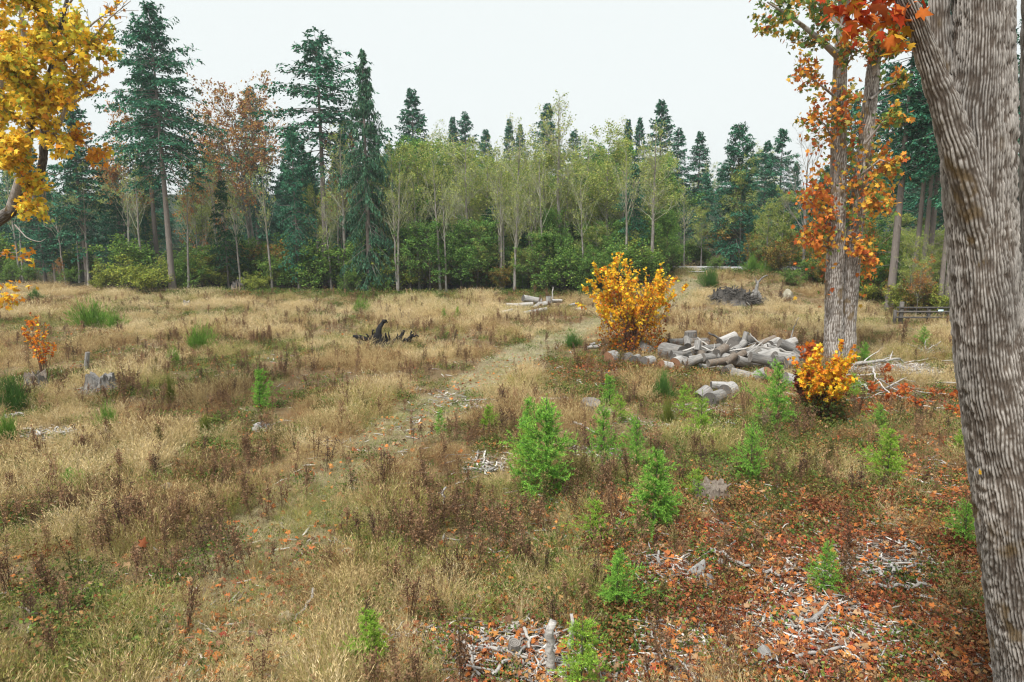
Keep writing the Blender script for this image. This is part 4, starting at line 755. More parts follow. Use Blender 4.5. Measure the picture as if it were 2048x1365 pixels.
YLIST = [(1232, 1226, 128, 0, 1.0, 'bushy bright young fir at the edge of the orange leaf litter'), (1092, 992, 190, 2, .95, 'tallest young fir, dark lower skirt, left of the cluster'), (1058, 952, 100, 0, .85, 'dense young fir tucked left behind the tallest one'), (1308, 1052, 150, 0, 1.05, 'wide dark green young fir beside the sunken stump'), (1190, 1085, 100, 3, 1.0, 'pale young fir in grass between the tallest and the wide one'),
         (1646, 1188, 112, 1, .9, 'slim young fir standing alone in the red leaf litter'), (742, 1330, 118, 4, 1.0, 'low pale young fir in the grass at the bottom left of centre'), (1162, 1400, 190, 3, 1.05, 'airy young fir behind the upright white snag at the bottom'), (1205, 935, 130, 2, .8, 'young fir just below the cut log rounds'), (1272, 945, 118, 1, .8, 'narrow young fir right of the one below the log rounds'),
         (1056, 866, 74, 1, .95, 'small young fir above the tallest one'), (1218, 818, 72, 1, .9, 'small young fir right behind the cut log round'), (1240, 845, 55, 3, 1.1, 'little pale fir beside the flat log round'), (1366, 832, 62, 3, 1.1, 'pale little fir left of the grey stump chunks'), (1400, 886, 100, 3, .9, 'thin leggy young fir below the grey stump chunks'), (1552, 850, 118, 2, .85, 'dark young fir left of the smaller golden shrub'),
         (1500, 962, 118, 2, .9, 'spreading young fir right of centre in brown weeds'), (1772, 965, 108, 4, .95, 'young fir with flat boughs nearest the big trunk'), (1758, 855, 46, 4, 1.1, 'small fir right of the smaller golden shrub'), (1728, 728, 42, 0, .95, 'small fir right of the twin trunk maple foot'), (1845, 693, 38, 0, .95, 'small fir in straw grass by the far stick patch'), (1926, 1092, 88, 0, .9, 'young fir half hidden by the big trunk'), (1920, 905, 52, 3, 1.0, 'pale fir tip peeping out beside the big trunk'),
         (521, 818, 84, 1, 1.0, 'lone young fir in the straw grass left of centre'), (878, 868, 52, 1, .8, 'small narrow fir left of the root scrap'), (976, 860, 50, 4, 1.0, 'small fir right beside the root scrap'), (888, 640, 22, 0, .9, 'tiny fir left of the far log pile, left one'), (916, 634, 20, 0, .9, 'tiny fir left of the far log pile, right one'), (1705, 800, 52, 4, 1.0, 'pale low fir among the fallen orange branch'), (1395, 1000, 64, 3, .9, 'pale low fir behind the sunken stump'), (140, 985, 48, 4, 1.2, 'low pale fir in the weeds at the left'), (1320, 800, 30, 1, 1.2, 'tiny dark fir left of the grey stump chunks')]
for px, py, h, v, wd, lab in YLIST:
    P = gp(px, py); hh = h * mpp(P) * 1.12; P[2] -= .03; v = {0: (0, 5, 7), 1: (1, 6), 2: (2, 6, 7), 3: (3, 4), 4: (4, 5, 7)}[v][(px // 7) % (2 if v in (1, 3) else 3)]; place('young_fir', lab, 'young fir', YF[v], P, hh, None, wd * 1.04, 'young firs in the clearing')
# ------------------------------------------------------------------ broom bushes and sword ferns
def broom(seed, H=1.0, R=.5, n=420, cols=((.14, .31, .045), (.20, .39, .06), (.27, .43, .08))):
    rg = np.random.default_rng(seed); b = MB(); az = rg.random(n) * 6.283; r = R * rg.random(n) ** .7; h = H * (.25 + .8 * rg.random(n)) * (1 - .45 * (r / R) ** 2) * (1 + .35 * np.sin(az * 2 + seed)); r = r * (1 + .4 * np.sin(az * 3 + seed)); t = np.linspace(0, 1, 5)
    P = np.stack([np.cos(az)[:, None] * r[:, None] * (.3 + .7 * t), np.sin(az)[:, None] * r[:, None] * (.3 + .7 * t), h[:, None] * t], -1) + np.cumsum(rg.normal(0, .012, (n, 5, 3)), 1)
    c = pal(rg, n, cols); v, f = tubes(P, .006 * (1.15 - t)[None] * np.ones((n, 1)), 3); b.add(v, f, np.repeat(c, 15, 0))
    P2, L2 = spawn(rg, P, 4, .3, 1, .35, .35, .4, 3, .1); v, f = tubes(P2, np.full((len(P2), 3), .004), 3); b.add(v, f, np.repeat(pal(rg, len(P2), cols), 9, 0)); return [('foliage', b.build('broom_stems', M_YOUNG))], H
BR = [broom(401), broom(402, cols=((.09, .20, .045), (.13, .26, .055))), broom(403, 1.0, .45, 300, ((.20, .24, .04), (.14, .20, .035), (.26, .27, .06)))]
for px, py, h, v, wd, lab in ((185, 655, 36, 0, 1.5, 'large green broom bush far left in the field'), (232, 657, 22, 0, 1.5, 'low broom bush touching the large one at far left'), (400, 702, 34, 0, 1.25, 'round bright green broom bush left of the burnt roots'), (216, 862, 36, 0, .95, 'bright broom tuft below the big left stump'), (28, 822, 44, 1, 1.4, 'dark green broom clump at the left edge'), (342, 806, 34, 2, .6, 'thin yellowish broom right of the big left stump'),
                            (350, 730, 24, 0, .8, 'small broom sprig below the round broom bush'), (720, 628, 20, 0, 1.3, 'round broom bush far off left of centre'), (1145, 696, 22, 1, 1.3, 'dark broom clump beside the track near the golden shrub'), (16, 878, 34, 0, .9, 'broom sprig at the left edge above the debris mound'), (1326, 800, 36, 1, 1.1, 'dark broom tuft in front of the log pile'), (1336, 846, 32, 2, 1.0, 'yellow green tuft below the dark broom tuft'), (1418, 574, 26, 1, 1.2, 'dark broom beside the far track'), (1166, 598, 20, 1, 1.4, 'dark broom right of the far log pile'),
                            (412, 872, 28, 2, 1.1, 'yellow green tuft left of the white pointed rock'), (72, 600, 14, 1, 1.8, 'dark broom bush far off at the left'), (1505, 545, 22, 0, 1.6, 'green broom by the far road'), (1540, 552, 20, 0, 1.4, 'green broom right of the far road')):
    P = gp(px, py); place('broom_bush', lab, 'bush', BR[v], P, h * mpp(P) * 1.3, None, wd * 1.0, 'broom bushes in the clearing')
def fern(seed):
    rg = np.random.default_rng(seed); b = MB(); n = 18; t = np.linspace(0, 1, 8)
    for i in range(n):
        az = i * 2.4 + rg.normal(0, .2); L = .7 * (.7 + .5 * rg.random()); e = .9 + rg.normal(0, .2); r = L * t * math.cos(e * .8); z = L * (math.sin(e) * t - .55 * t ** 2)
        P = np.stack([np.cos(az) * r, np.sin(az) * r, z], 1); v, f = tubes(P, np.full(8, .004), 3); cc = pal(rg, 1, [(.10, .15, .03), (.16, .20, .045), (.22, .21, .05), (.07, .11, .03)])[0]; b.add(v, f, cc)
        m = 26; tt = np.repeat(np.linspace(.12, .98, m), 2); pos = np.stack([np.interp(tt, t, P[:, j]) for j in range(3)], 1); sd = np.array([-math.sin(az), math.cos(az), 0]); sg = np.tile([1, -1], m)[:, None]; D = sd * sg + np.array([math.cos(az), math.sin(az), 0]) * .35 + np.array([0, 0, -.15])
        v, f, c = cards(pos, D, np.array([0, 0, 1.0]) + .3 * rdir(rg, 2 * m), .10 * np.sin(np.pi * np.clip(tt, .15, .97)) + .01, .022, KITE, np.tile(cc, (2 * m, 1)) * (1 + .12 * rg.standard_normal((2 * m, 1)))); b.add(v, f, c)
    return [('fronds', b.build('fern_fronds', M_LEAF))], .6
FN = [fern(411), fern(412)]
for px, py, h, lab in ((438, 845, 26, 'sword fern left of the lone young fir'), (580, 692, 20, 'sword fern left of the burnt roots, near one'), (606, 688, 18, 'sword fern left of the burnt roots, far one'), (142, 700, 20, 'dark sword fern beside the orange sprout'), (672, 808, 30, 'sword fern right of the lone young fir'), (618, 792, 26, 'sword fern by the brown patch right of the lone fir'), (735, 815, 32, 'sword fern nearest the track'), (420, 895, 26, 'sword fern in brown weeds left'), (614, 615, 14, 'sword fern far off near the forest left of centre'), (1480, 790, 20, 'fern sprig among the front logs'), (1260, 985, 20, 'fern at the foot of the wide young fir'), (1115, 1130, 26, 'pale fern in brown grass at centre bottom')):
    P = gp(px, py); place('sword_fern', lab, 'fern', FN[px % 2], P, h * mpp(P) * 1.1, None, 1.15, 'ferns in the clearing')
# ------------------------------------------------------------------ logs
def log_mesh(seed, L, r, mat_body, mat_cut, half=False, taper=.93, rough=.05):
    rg = np.random.default_rng(seed); ns, nl = 22, 9; th = np.linspace(0, 2 * np.pi, ns, endpoint=False); xs_ = np.linspace(-L / 2, L / 2, nl); TH, XX = np.meshgrid(th, xs_)
    prof = 1 + rough * 2 * (fbm(np.cos(TH) * 2 + 5 + seed, np.sin(TH) * 2 + XX * .4 / r, seed, 3) - .5) + .05 * np.sin(3 * TH + seed)
    rad = r * prof * np.linspace(1, taper, nl)[:, None]; Y_, Z_ = rad * np.cos(TH), rad * np.sin(TH)
    if half: Z_ = np.where(Z_ < 0, Z_ * .15, Z_)
    xo = XX + (.05 * r * np.cos(TH + seed)) * (np.abs(XX) > L / 2 - 1e-6); V = np.stack([xo, Y_, Z_], -1)
    idx = np.arange(nl * ns).reshape(nl, ns); a, b = idx[:-1], idx[1:]; q = np.stack([a, b, np.roll(b, -1, 1), np.roll(a, -1, 1)], -1).reshape(-1, 4); body = mesh('log_body', V.reshape(-1, 3), q, mat_body, None, True); caps = []
    for j, sgn in ((0, -1), (nl - 1, 1)):
        ring = V[j] - [sgn * .004, 0, 0]; mid = ring.mean(0); r2 = mid + (ring - mid) * .55 - [sgn * .012 * rg.random(), 0, 0]; vv = np.concatenate([ring, r2, mid[None]]); i = np.arange(ns); k = np.roll(i, -1)
        f4 = np.stack([i, k, ns + k, ns + i], 1); f3 = np.stack([ns + i, ns + k, np.full(ns, 2 * ns)], 1)
        if sgn < 0: f4, f3 = f4, f3
        caps.append(mesh('log_cut', vv, [f4, f3], mat_cut))
    return body, caps
LOGI = [0]
def log_between(A, B, r, label, mb_=None, mc=None, half=False, group='logs of the near pile', name='log', roll=0.0):
    A = np.array(A); B = np.array(B); d = Vector(B - A); L = d.length; LOGI[0] += 1
    body, caps = log_mesh(500 + LOGI[0], L, r, mb_ or M_WOOD, mc or M_CUT, half); t = thing(name, label, 'log', (A + B) / 2, group=group); t.rotation_mode = 'QUATERNION'
    t.rotation_quaternion = d.to_track_quat('X', 'Z') @ Euler((roll, 0, 0)).to_quaternion()
    obj('bark_surface', body, t); [obj('cut_face', c_, t) for c_ in caps]; return t
def logpx(x0, y0, e0, x1, y1, e1, dia, label, dY=0.0, **kw):
    """axis ends in photo pixels with their height above ground; dY pushes the far end back"""
    A = gp(x0, y0, e0); B = at(x1, y1, A[1] + dY); B[2] = max(B[2], gz(B[0], B[1]) + e1 * .0); return log_between(A, B, dia / 2 * mpp(A), label, **kw)
WP, WD = M_WOOD_PALE, M_WOOD_DARK
near_logs = [
 (1381, 678, .25, 1381, 663, .6, 21, 0, 'upright stub standing at the back left of the pile', M_WOOD, M_CUT), (1336, 687, .25, 1416, 684, .25, 15, .5, 'long log lying along the back left of the pile', M_WOOD, M_CUT), (1328, 702, .3, 1366, 709, .3, 30, -.9, 'thick split log with dark right end, left front of the pile', M_WOOD, WD),
 (1440, 686, .7, 1470, 672, .9, 17, .4, 'pale log tilted up near the pile top', WP, M_CUT), (1463, 694, .6, 1470, 686, .6, 27, 1.0, 'dark round ended log in the middle of the pile top', WD, M_CUT), (1459, 714, .4, 1464, 711, .4, 25, .9, 'log seen end on with clear rings, middle of the pile', M_WOOD, M_CUT), (1486, 686, .6, 1500, 680, .7, 17, .8, 'log with a dark end at the top right of centre', WD, WD),
 (1488, 684, .7, 1493, 664, .9, 9, 0, 'thin slab standing upright at the pile top', WP, M_CUT), (1558, 687, .8, 1606, 707, .4, 18, 0, 'long log sloping down at the pile right end', M_WOOD, M_CUT), (1490, 718, .3, 1514, 701, .5, 27, .2, 'squat block leaning in the pile middle', M_WOOD, M_CUT), (1517, 702, .55, 1541, 727, .2, 25, -.3, 'thick pale log sloping down to the front right', WP, M_CUT),
 (1530, 700, .5, 1573, 712, .4, 20, .1, 'split brownish log right of the squat block', M_WOOD, WD), (1548, 727, .2, 1564, 722, .2, 20, .1, 'short pale block at the pile right front', WP, M_CUT), (1530, 733, .12, 1580, 740, .12, 13, 0, 'mossy long log at the right front', WP, M_CUT), (1461, 747, .18, 1507, 758, .18, 20, -.3, 'clean grey cylinder log in front of the pile', M_WOOD, M_CUT),
 (1516, 753, .2, 1536, 744, .2, 21, -.3, 'pale log with rotten end right of the clean cylinder', WP, M_CUT_RED), (1568, 759, .2, 1594, 766, .2, 24, .1, 'pale chunk left of the smaller golden shrub', WP, M_CUT), (1397, 733, .1, 1446, 739, .1, 9, 0, 'slim pale log at the front left', WP, M_CUT), (1450, 744, .18, 1462, 738, .2, 17, .3, 'dark charred chunk behind the clean cylinder', WD, WD),
 (1386, 730, .0, 1386, 716, .3, 14, 0, 'short white round standing on end in front', WP, M_CUT), (1350, 727, .2, 1360, 722, .2, 19, .3, 'round with pinkish end left of the white standing one', WP, M_CUT_RED), (1322, 732, .15, 1342, 735, .15, 19, .2, 'hollow rotten round at the front left', WP, M_CUT_RED), (1288, 727, .15, 1304, 724, .15, 23, .3, 'arched pale half round left of the hollow one', WP, M_CUT), (1268, 722, .1, 1276, 718, .1, 17, .4, 'small grey round second from left', M_WOOD, WD), (1250, 716, .1, 1260, 713, .1, 14, .4, 'small grey round third from left', M_WOOD, M_CUT),
 (1216, 718, .15, 1230, 713, .15, 22, .4, 'leftmost round with an orange cut end', WP, M_CUT_RED), (1290, 702, .1, 1296, 690, .4, 28, 0, 'brown grey stump piece right under the golden shrub', M_WOOD, M_CUT), (1398, 797, .1, 1418, 781, .4, 24, .2, 'grey slab chunk leaning at the left of the lower group', M_WOOD, M_CUT), (1420, 800, .2, 1442, 792, .2, 25, .5, 'log with end facing left in the lower group', M_WOOD, WD),
 (1422, 771, .4, 1468, 772, .4, 13, 0, 'white log lying on top of the lower group', WP, M_CUT), (1450, 786, .25, 1464, 778, .25, 27, .4, 'pale knobbly chunk right in the lower group', WP, M_CUT), (1568, 726, .3, 1590, 720, .3, 20, .2, 'grey log behind the smaller golden shrub', M_WOOD, M_CUT), (1408, 700, .4, 1440, 695, .5, 14, .4, 'grey log between the split log and pile middle', M_WOOD, M_CUT), (1390, 708, .2, 1440, 718, .2, 17, .6, 'dark log deep in the pile left', WD, WD),
 (1540, 690, .6, 1556, 682, .7, 14, .5, 'pale short log at the top right', WP, M_CUT), (1500, 728, .15, 1520, 735, .15, 16, .2, 'grey short log under the thick pale one', M_WOOD, M_CUT), (1426, 726, .12, 1452, 722, .2, 18, .6, 'dark log in the shadow of the pile front', WD, M_CUT), (1580, 705, .4, 1602, 722, .2, 18, .2, 'grey log under the sloping right end log', M_WOOD, M_CUT)]
for x0, y0, e0, x1, y1, e1, dia, dY, lab, mb_, mc in near_logs: logpx(x0, y0, e0, x1, y1, e1, dia * 1.22, lab, dY, mb_=mb_, mc=mc, half='half round' in lab)
rp = np.random.default_rng(541)
for i in range(34):
    px = 1340 + 225 * rp.random(); py = 690 + 48 * rp.random(); el = .18 + .75 * rp.random() * np.interp(px, [1345, 1400, 1540, 1600], [.3, 1, 1, .4]) * np.interp(py, [690, 738], [1, .3]); an = rp.normal(0, .7); ln = 26 + 22 * rp.random()
    logpx(px, py, el, px + ln * math.cos(an), py + ln * .5 * math.sin(an), el, 13 + 9 * rp.random(), ['pale', 'grey', 'brownish'][i % 3] + ' short log wedged ' + ('at the back' if py < 706 else ('in the middle' if py < 722 else 'at the front')) + ' of the pile ' + ('left part' if px < 1430 else ('centre' if px < 1515 else 'right part')), .6 * rp.random(), mb_=[WP, M_WOOD, M_STUMP_BROWN][i % 3], mc=[M_CUT, WD, M_CUT][int(rp.integers(3))])
A = gp(1178, 822); s = mpp(A); log_between(A + [0, 0, -.03], A + [.05, -.12, 17 * s * 1.25], 20 * s, 'cut round tilted with ringed top, left of the small firs', M_WOOD, M_CUT, group='cut rounds below the pile')
A = gp(1212, 825); log_between(A + [0, 0, -.1], A + [.02, -.03, .10], 19 * s, 'flat cut round with white top between the small firs', WP, M_CUT, group='cut rounds below the pile')
for x0, y0, e0, x1, y1, e1, dia, dY, lab in ((1046, 597, .5, 1081, 603, .3, 14, .6, 'thickest log with flared butt on top of the far pile'), (1012, 611, .15, 1036, 611, .15, 9, .2, 'short log at the left back of the far pile'), (1038, 611, .2, 1066, 609, .2, 10, .2, 'pale log in the middle of the far pile'), (1067, 618, .2, 1080, 608, .3, 10, .5, 'log slanting up in the middle of the far pile'), (1047, 628, .15, 1093, 619, .15, 10, .8, 'long pale log at the front of the far pile'), (997, 628, .1, 1023, 622, .1, 9, .5, 'pale log at the left front of the far pile'), (1022, 621, .12, 1045, 623, .12, 8, 0, 'short log behind the left front one of the far pile'), (1097, 606, .1, 1097, 593, .5, 11, 0, 'upright chunk at the right of the far pile'), (1076, 612, .2, 1092, 608, .2, 12, .4, 'short thick log right of the slanting one in the far pile'), (1104, 602, .15, 1124, 602, .15, 7, .2, 'slim log at the right back of the far pile'), (1138, 612, .1, 1152, 608, .1, 6, .2, 'small log right beside the far pile'), (1150, 620, .1, 1166, 619, .1, 7, .1, 'dark small log right of the far pile')):
    logpx(x0, y0, e0, x1, y1, e1, dia, lab, dY, mb_=WP, mc=WD, group='logs of the far pile')
for x0, y0, x1, y1, dia, lab in ((1172, 696, 1184, 694, 7, 'pale log scrap left of the golden shrub foot, front'), (1180, 691, 1190, 687, 6, 'pale log scrap left of the golden shrub foot, middle'), (1186, 695, 1200, 693, 8, 'thick pale scrap left of the golden shrub foot'), (1198, 689, 1212, 692, 6, 'pale log scrap touching the golden shrub')):
    logpx(x0, y0, .08, x1, y1, .08, dia, lab, .1, mb_=WP, group='log scraps by the golden shrub')
logpx(1384, 537, .2, 1458, 536, .2, 5, 'long fallen log along the far road', .8, mb_=WP, mc=WP, group='logs by the far road')
# poles lying over the pile
def pole(pts, r0, r1, label, mat=None, forks=0, seed=1, name='branch', cat='branch', group=None, leaves=None):
    P = np.array([gp(a_, b_, e_) for a_, b_, e_ in pts]); k = 4 * (len(P) - 1) + 1; i = np.arange(len(P)); s_ = np.linspace(0, len(P) - 1, k); P = np.stack([np.interp(s_, i, P[:, j]) for j in range(3)], 1); rg = np.random.default_rng(seed)
    P[1:-1] += rg.normal(0, .02, P[1:-1].shape); o = P.mean(0).copy(); o[2] = P[:, 2].min(); t = thing(name, label, cat, o, group=group); b = MB(); v, f = tubes(P - o, np.linspace(r0, r1, k), 7, True); b.add(v, f); obj('limb', b.build('limb', mat or M_STICK, True), t)
    if forks:
        b = MB(); P2, L2 = spawn(rg, (P - o)[None], forks, .25, 1, .6, .33, .05, 5, .1); v, f = tubes(P2, np.linspace(r1 * .8, .004, 5)[None] * np.ones((len(P2), 1)), 4); b.add(v, f); obj('twigs', b.build('twigs', mat or M_STICK, True), t)['kind'] = 'stuff'
        if leaves:
            lb_ = MB(); cen, d_ = on_paths(rg, P2, leaves[0], .5, 1); idx_ = rg.integers(0, len(cen), leaves[1]); put_leaves(rg, lb_, cen[idx_] + .10 * rdir(rg, leaves[1]), d_[idx_], .11, [(.44, .11, .03), (.36, .08, .025), (.50, .17, .04)], None, LEAF6, .9, .12, .9); obj('foliage', lb_.build('withered_leaves', M_LEAF), t)['kind'] = 'stuff'
    return t
pole([(1408, 718, .3), (1440, 704, .6), (1515, 695, .8)], .03, .05, 'long pale pole with twigs crossing the pile front', forks=10, seed=3)
pole([(1515, 695, .8), (1560, 700, .7), (1604, 715, .35)], .05, .07, 'pale pole sloping down the right side of the pile', seed=4)
pole([(1366, 703, .5), (1400, 692, .7), (1436, 706, .5)], .05, .03, 'bent pale branch over the split log', forks=3, seed=5)
pole([(1395, 676, .6), (1424, 699, .5), (1440, 705, .4)], .05, .02, 'branch slanting across the back left logs', forks=3, seed=6)
pole([(1580, 684, .5), (1588, 655, 1.2), (1597, 636, 1.75)], .035, .015, 'single stick poking up behind the pile right end', seed=7)
pole([(1417, 665, 1.0), (1432, 674, .8), (1444, 680, .7)], .05, .05, 'dark stick pointing up left at the pile top', M_WOOD_DARK, seed=8)
pole([(1500, 668, 1.0), (1515, 684, .9), (1530, 694, .7)], .035, .03, 'pale stick leaning at the pile top right', seed=9)
# fallen limbs right of the twin maple
pole([(1690, 752, .15), (1750, 749, .2), (1830, 748, .15)], .05, .03, 'straight white pole lying right of the smaller golden shrub', seed=12)
pole([(1702, 729, .12), (1745, 724, .2), (1800, 718, .2)], .09, .05, 'thick pale limb lying by the small fir right of the twin maple', forks=4, seed=13)
pole([(1745, 735, .5), (1752, 755, .4), (1770, 780, .25), (1800, 800, .15)], .035, .02, 'arching fallen branch with withered orange leaves', forks=16, seed=14, leaves=(50, 460))
pole([(1700, 800, .1), (1740, 795, .12), (1775, 781, .2)], .03, .02, 'pale stick ending at the arching branch', seed=15)
pole([(1760, 760, .3), (1790, 778, .2), (1805, 790, .1)], .03, .012, 'slim branch crossing under the withered leaves', forks=12, seed=16, leaves=(24, 240))
pole([(1830, 782, .1), (1860, 787, .1), (1900, 790, .1)], .03, .012, 'thin fallen branch with scattered rust leaves', forks=10, seed=17, leaves=(18, 200))
pole([(1690, 800, .15), (1718, 806, .1), (1735, 815, .1)], .02, .01, 'withered leafy branch below the smaller golden shrub', forks=9, seed=18, leaves=(18, 200))
pole([(1845, 812, .15), (1890, 818, .15), (1935, 826, .2)], .02, .012, 'bare twig with orange leaf tufts touching the big trunk', forks=8, seed=19, leaves=(14, 260))
pole([(1712, 760, .1), (1730, 772, .1), (1745, 785, .08)], .05, .05, 'pale split limb below the white pole', seed=20)
# ------------------------------------------------------------------ stumps, root wads
def roots(t, n, L, r, mat, seed, up=.3, z0=.1, flat=1.0, name='root'):
    rg = np.random.default_rng(seed)
    for i in range(n):
        az = rg.random() * 6.283; ln = L * (.5 + .7 * rg.random()); k = 7; tt = np.linspace(0, 1, k); el = up * (rg.random() * 1.6 - .35)
        P = np.stack([np.cos(az) * ln * tt, np.sin(az) * ln * tt * flat, z0 + ln * el * tt], 1) + np.cumsum(rg.normal(0, .055 * ln, (k, 3)), 0) * tt[:, None]; P[:, 2] = np.maximum(P[:, 2], .02)
        v, f = tubes(P, r * (.6 + .6 * rg.random()) * (1.1 - .95 * tt) * (1 + .25 * rg.standard_normal(k)).clip(.5, 1.5) + .006, 6, True); obj(name, mesh(name, v, f, mat, None, True), t)
def stump_mesh(seed, H, r, mat, jag=.25, flare=1.5, ns=72, nl=12):
    rg = np.random.default_rng(seed); th = np.linspace(0, 2 * np.pi, ns, endpoint=False); lv_ = np.linspace(0, 1, nl); TH, Z = np.meshgrid(th, lv_); rid = fbm(TH * 5.5 + seed, Z * .9, seed, 3) - .5 + .5 * (np.abs(fbm(TH * 9 + seed, Z * .4, seed + 8, 2) - .5) - .1); rid = rid * (1 - sstep(5.9, 6.28, TH)) ; rad = r * (1 + (flare - 1) * (1 - Z) ** 2.2) * (1 + .42 * rid); top = 1 + jag * 2 * (fbm(TH * 5.0, TH * 0 + seed, seed + 3, 4) - .5) * Z ** 2 * 1.6
    V = np.stack([rad * np.cos(TH), rad * np.sin(TH), H * Z * top - .08], -1); idx = np.arange(nl * ns).reshape(nl, ns); a, b = idx[:-1], idx[1:]; q = np.stack([a, np.roll(a, -1, 1), np.roll(b, -1, 1), b], -1).reshape(-1, 4); return mesh('stump_body', V.reshape(-1, 3), q, mat, None, True), V[-1]
def stump(px, py, wpx, hpx, label, mat, cut, seed, jag=.25, nroot=6, flare=1.45, name='stump'):
    P = gp(px, py); s = mpp(P); H = hpx * s * 1.12; r = wpx * s / 2 / flare; t = thing(name, label, 'stump', P, 0); me, ring = stump_mesh(seed, H, r, mat, jag, flare); obj('trunk_base', me, t); mid = ring.mean(0) - [0, 0, .05 * H]; ns = len(ring); r2 = mid + (ring - mid) * .5; r2[:, 2] += .04 * H * np.random.default_rng(seed).standard_normal(ns)
    i = np.arange(ns); k = np.roll(i, -1); obj('cut_face', mesh('stump_top', np.concatenate([ring, r2, mid[None]]), [np.stack([i, k, ns + k, ns + i], 1), np.stack([ns + i, ns + k, np.full(ns, 2 * ns)], 1)], cut), t)
    if nroot: roots(t, nroot, r * 2.0, r * .22, mat, seed + 1, .05, .06)
    return t
stump(202, 780, 86, 27, 'big weathered grey stump left in the field with splintered right side', M_STUMP, M_WOOD, 601, .4, 12, 1.9)
stump(74, 778, 50, 28, 'smaller broken stump at the far left with reddish heart', M_STUMP, M_STUMP_BROWN, 602, .45, 5)
stump(1420, 992, 100, 26, 'sunken stump with leaves on top beside the wide young fir', M_STUMP_BROWN, M_STUMP_BROWN, 603, .3, 6, 1.6)
stump(478, 584, 34, 16, 'broken stump at the forest foot below the rusty maple', M_STUMP_BROWN, M_WOOD_DARK, 604, .9, 5)
stump(374, 612, 16, 9, 'small white stump far off at the left', M_WOOD_PALE, M_WOOD_PALE, 605, .4, 0)
A = gp(172, 744); s = mpp(A); log_between(A - [0, 0, .05], A + [.16, 0, 40 * s], 4.5 * s, 'grey post leaning behind the big left stump', M_WOOD_PALE, M_CUT, group=None, name='post')
# upright white snags in the foreground
def snag(px, py, top, wpx, label, seed, lean=0.0, fork=None):
    P = gp(px, py); s = mpp(P); H = zat(top, P[1]) - P[2]; H = max(H, .25); t = thing('snag', label, 'snag', P); k = 9; tt = np.linspace(0, 1, k); rg = np.random.default_rng(seed); pth = np.stack([lean * H * tt + .03 * rg.standard_normal(k) * tt, .02 * rg.standard_normal(k), H * tt - .03], 1); b = MB(); v, f = tubes(pth, wpx * s / 2 * (1.15 - .55 * tt) * (1 + .12 * rg.standard_normal(k)), 9, True); v += .006 * rg.standard_normal(v.shape); b.add(v, f); obj('stem', b.build('snag_stem', M_STICK, True), t)
    if fork: pth2 = np.stack([np.linspace(0, fork[0] * s, 5) + lean * H * .5, np.zeros(5), np.linspace(H * .5, H * .5 + fork[1] * s, 5)], 1); v, f = tubes(pth2, wpx * s * .3 * np.linspace(1, .5, 5), 6, True); obj('stub', mesh('stub', v, f, M_WOOD_PALE, None, True), t)
    return t
snag(1100, 1350, 1240, 22, 'upright white weathered snag left of the airy fir at the bottom', 611); snag(1136, 1308, 1226, 11, 'curved slim white snag right beside the weathered one', 612, .10, (8, -18)); snag(1318, 1140, 1098, 7, 'thin forked white stick standing in red leaves', 613, -.05, (-14, 10)); snag(888, 1020, 972, 6, 'thin white stick standing in brown weeds at centre', 614)
snag(1105, 600, 574, 3, 'tiny bleached snag standing behind the far log pile', 615)
# burnt root wad
P = gp(762, 692); bt = thing('burnt_roots', 'charred black upturned roots in the grass left of centre', 'stump', P)
for pts, r in (([(752, 692), (752, 676), (758, 658), (768, 644)], .20), ([(748, 690), (745, 672), (747, 658)], .10), ([(766, 645), (770, 641), (774, 643)], .07), ([(750, 688), (735, 682), (722, 676), (708, 672)], .13), ([(722, 684), (715, 678), (712, 670)], .06), ([(740, 688), (738, 674), (734, 668)], .07), ([(770, 690), (785, 684), (800, 676), (806, 662)], .14), ([(800, 684), (815, 678), (828, 668)], .09), ([(812, 682), (824, 674), (836, 672)], .08), ([(776, 690), (774, 678), (770, 670)], .08), ([(760, 692), (780, 688), (812, 684)], .12), ([(715, 688), (740, 690), (765, 690)], .12), ([(818, 684), (822, 670), (822, 664)], .07), ([(786, 688), (792, 678), (796, 668)], .06)):
    pth = np.array([at(a_, b_, P[1] + .15 * math.sin(a_)) for a_, b_ in pts]); pth[:, 2] = np.maximum(pth[:, 2], [gz(*q_[:2]) + .02 for q_ in pth]); kk = 9; s_ = np.linspace(0, len(pth) - 1, kk); i = np.arange(len(pth)); pth = np.stack([np.interp(s_, i, pth[:, j]) for j in range(3)], 1) + .025 * rng.standard_normal((kk, 3)); v, f = tubes(pth - P, r * np.linspace(1.15, .45, kk) * (1 + .22 * rng.standard_normal(kk)).clip(.6, 1.5), 8, True); obj('root', mesh('burnt_root', v, f, M_CHAR, None, True), bt)
obj('core', stump_mesh(620, .5, .42, M_CHAR, .7, 1.3)[0], bt)
# grey root heap on the slope
P = gp(1480, 606); rw = thing('root_heap', 'tangled grey heap of roots and brush on the slope right of the track', 'root heap', P); s = mpp(P)
rg = np.random.default_rng(631); b = MB()
n = 620; az = rg.random(n) * 6.283; rr = np.sqrt(rg.random(n)); c0 = np.stack([(-.1 + np.cos(az) * rr) * 56 * s, np.sin(az) * rr * 1.2, 0 * az], 1); hmax = np.interp(c0[:, 0] / s, [-52, -30, 0, 30, 60], [.6, 1.25, .8, .55, .2]); c0[:, 2] = hmax * rg.random(n) * (1.05 - rr ** 2 * .5) + .05
D = rdir(rg, n, 0) * [1.2, 1, .55] * (.25 + .7 * rg.random((n, 1))); tt = np.linspace(-.5, .5, 5); Pp = c0[:, None] + D[:, None] * tt[:, None] + np.cumsum(rg.normal(0, .05, (n, 5, 3)), 1); Pp[..., 2] = np.maximum(Pp[..., 2], 0); v, f = tubes(Pp, (.015 + .045 * rg.random((n, 1)) ** 2) * np.linspace(1, .5, 5), 5); b.add(v, f)
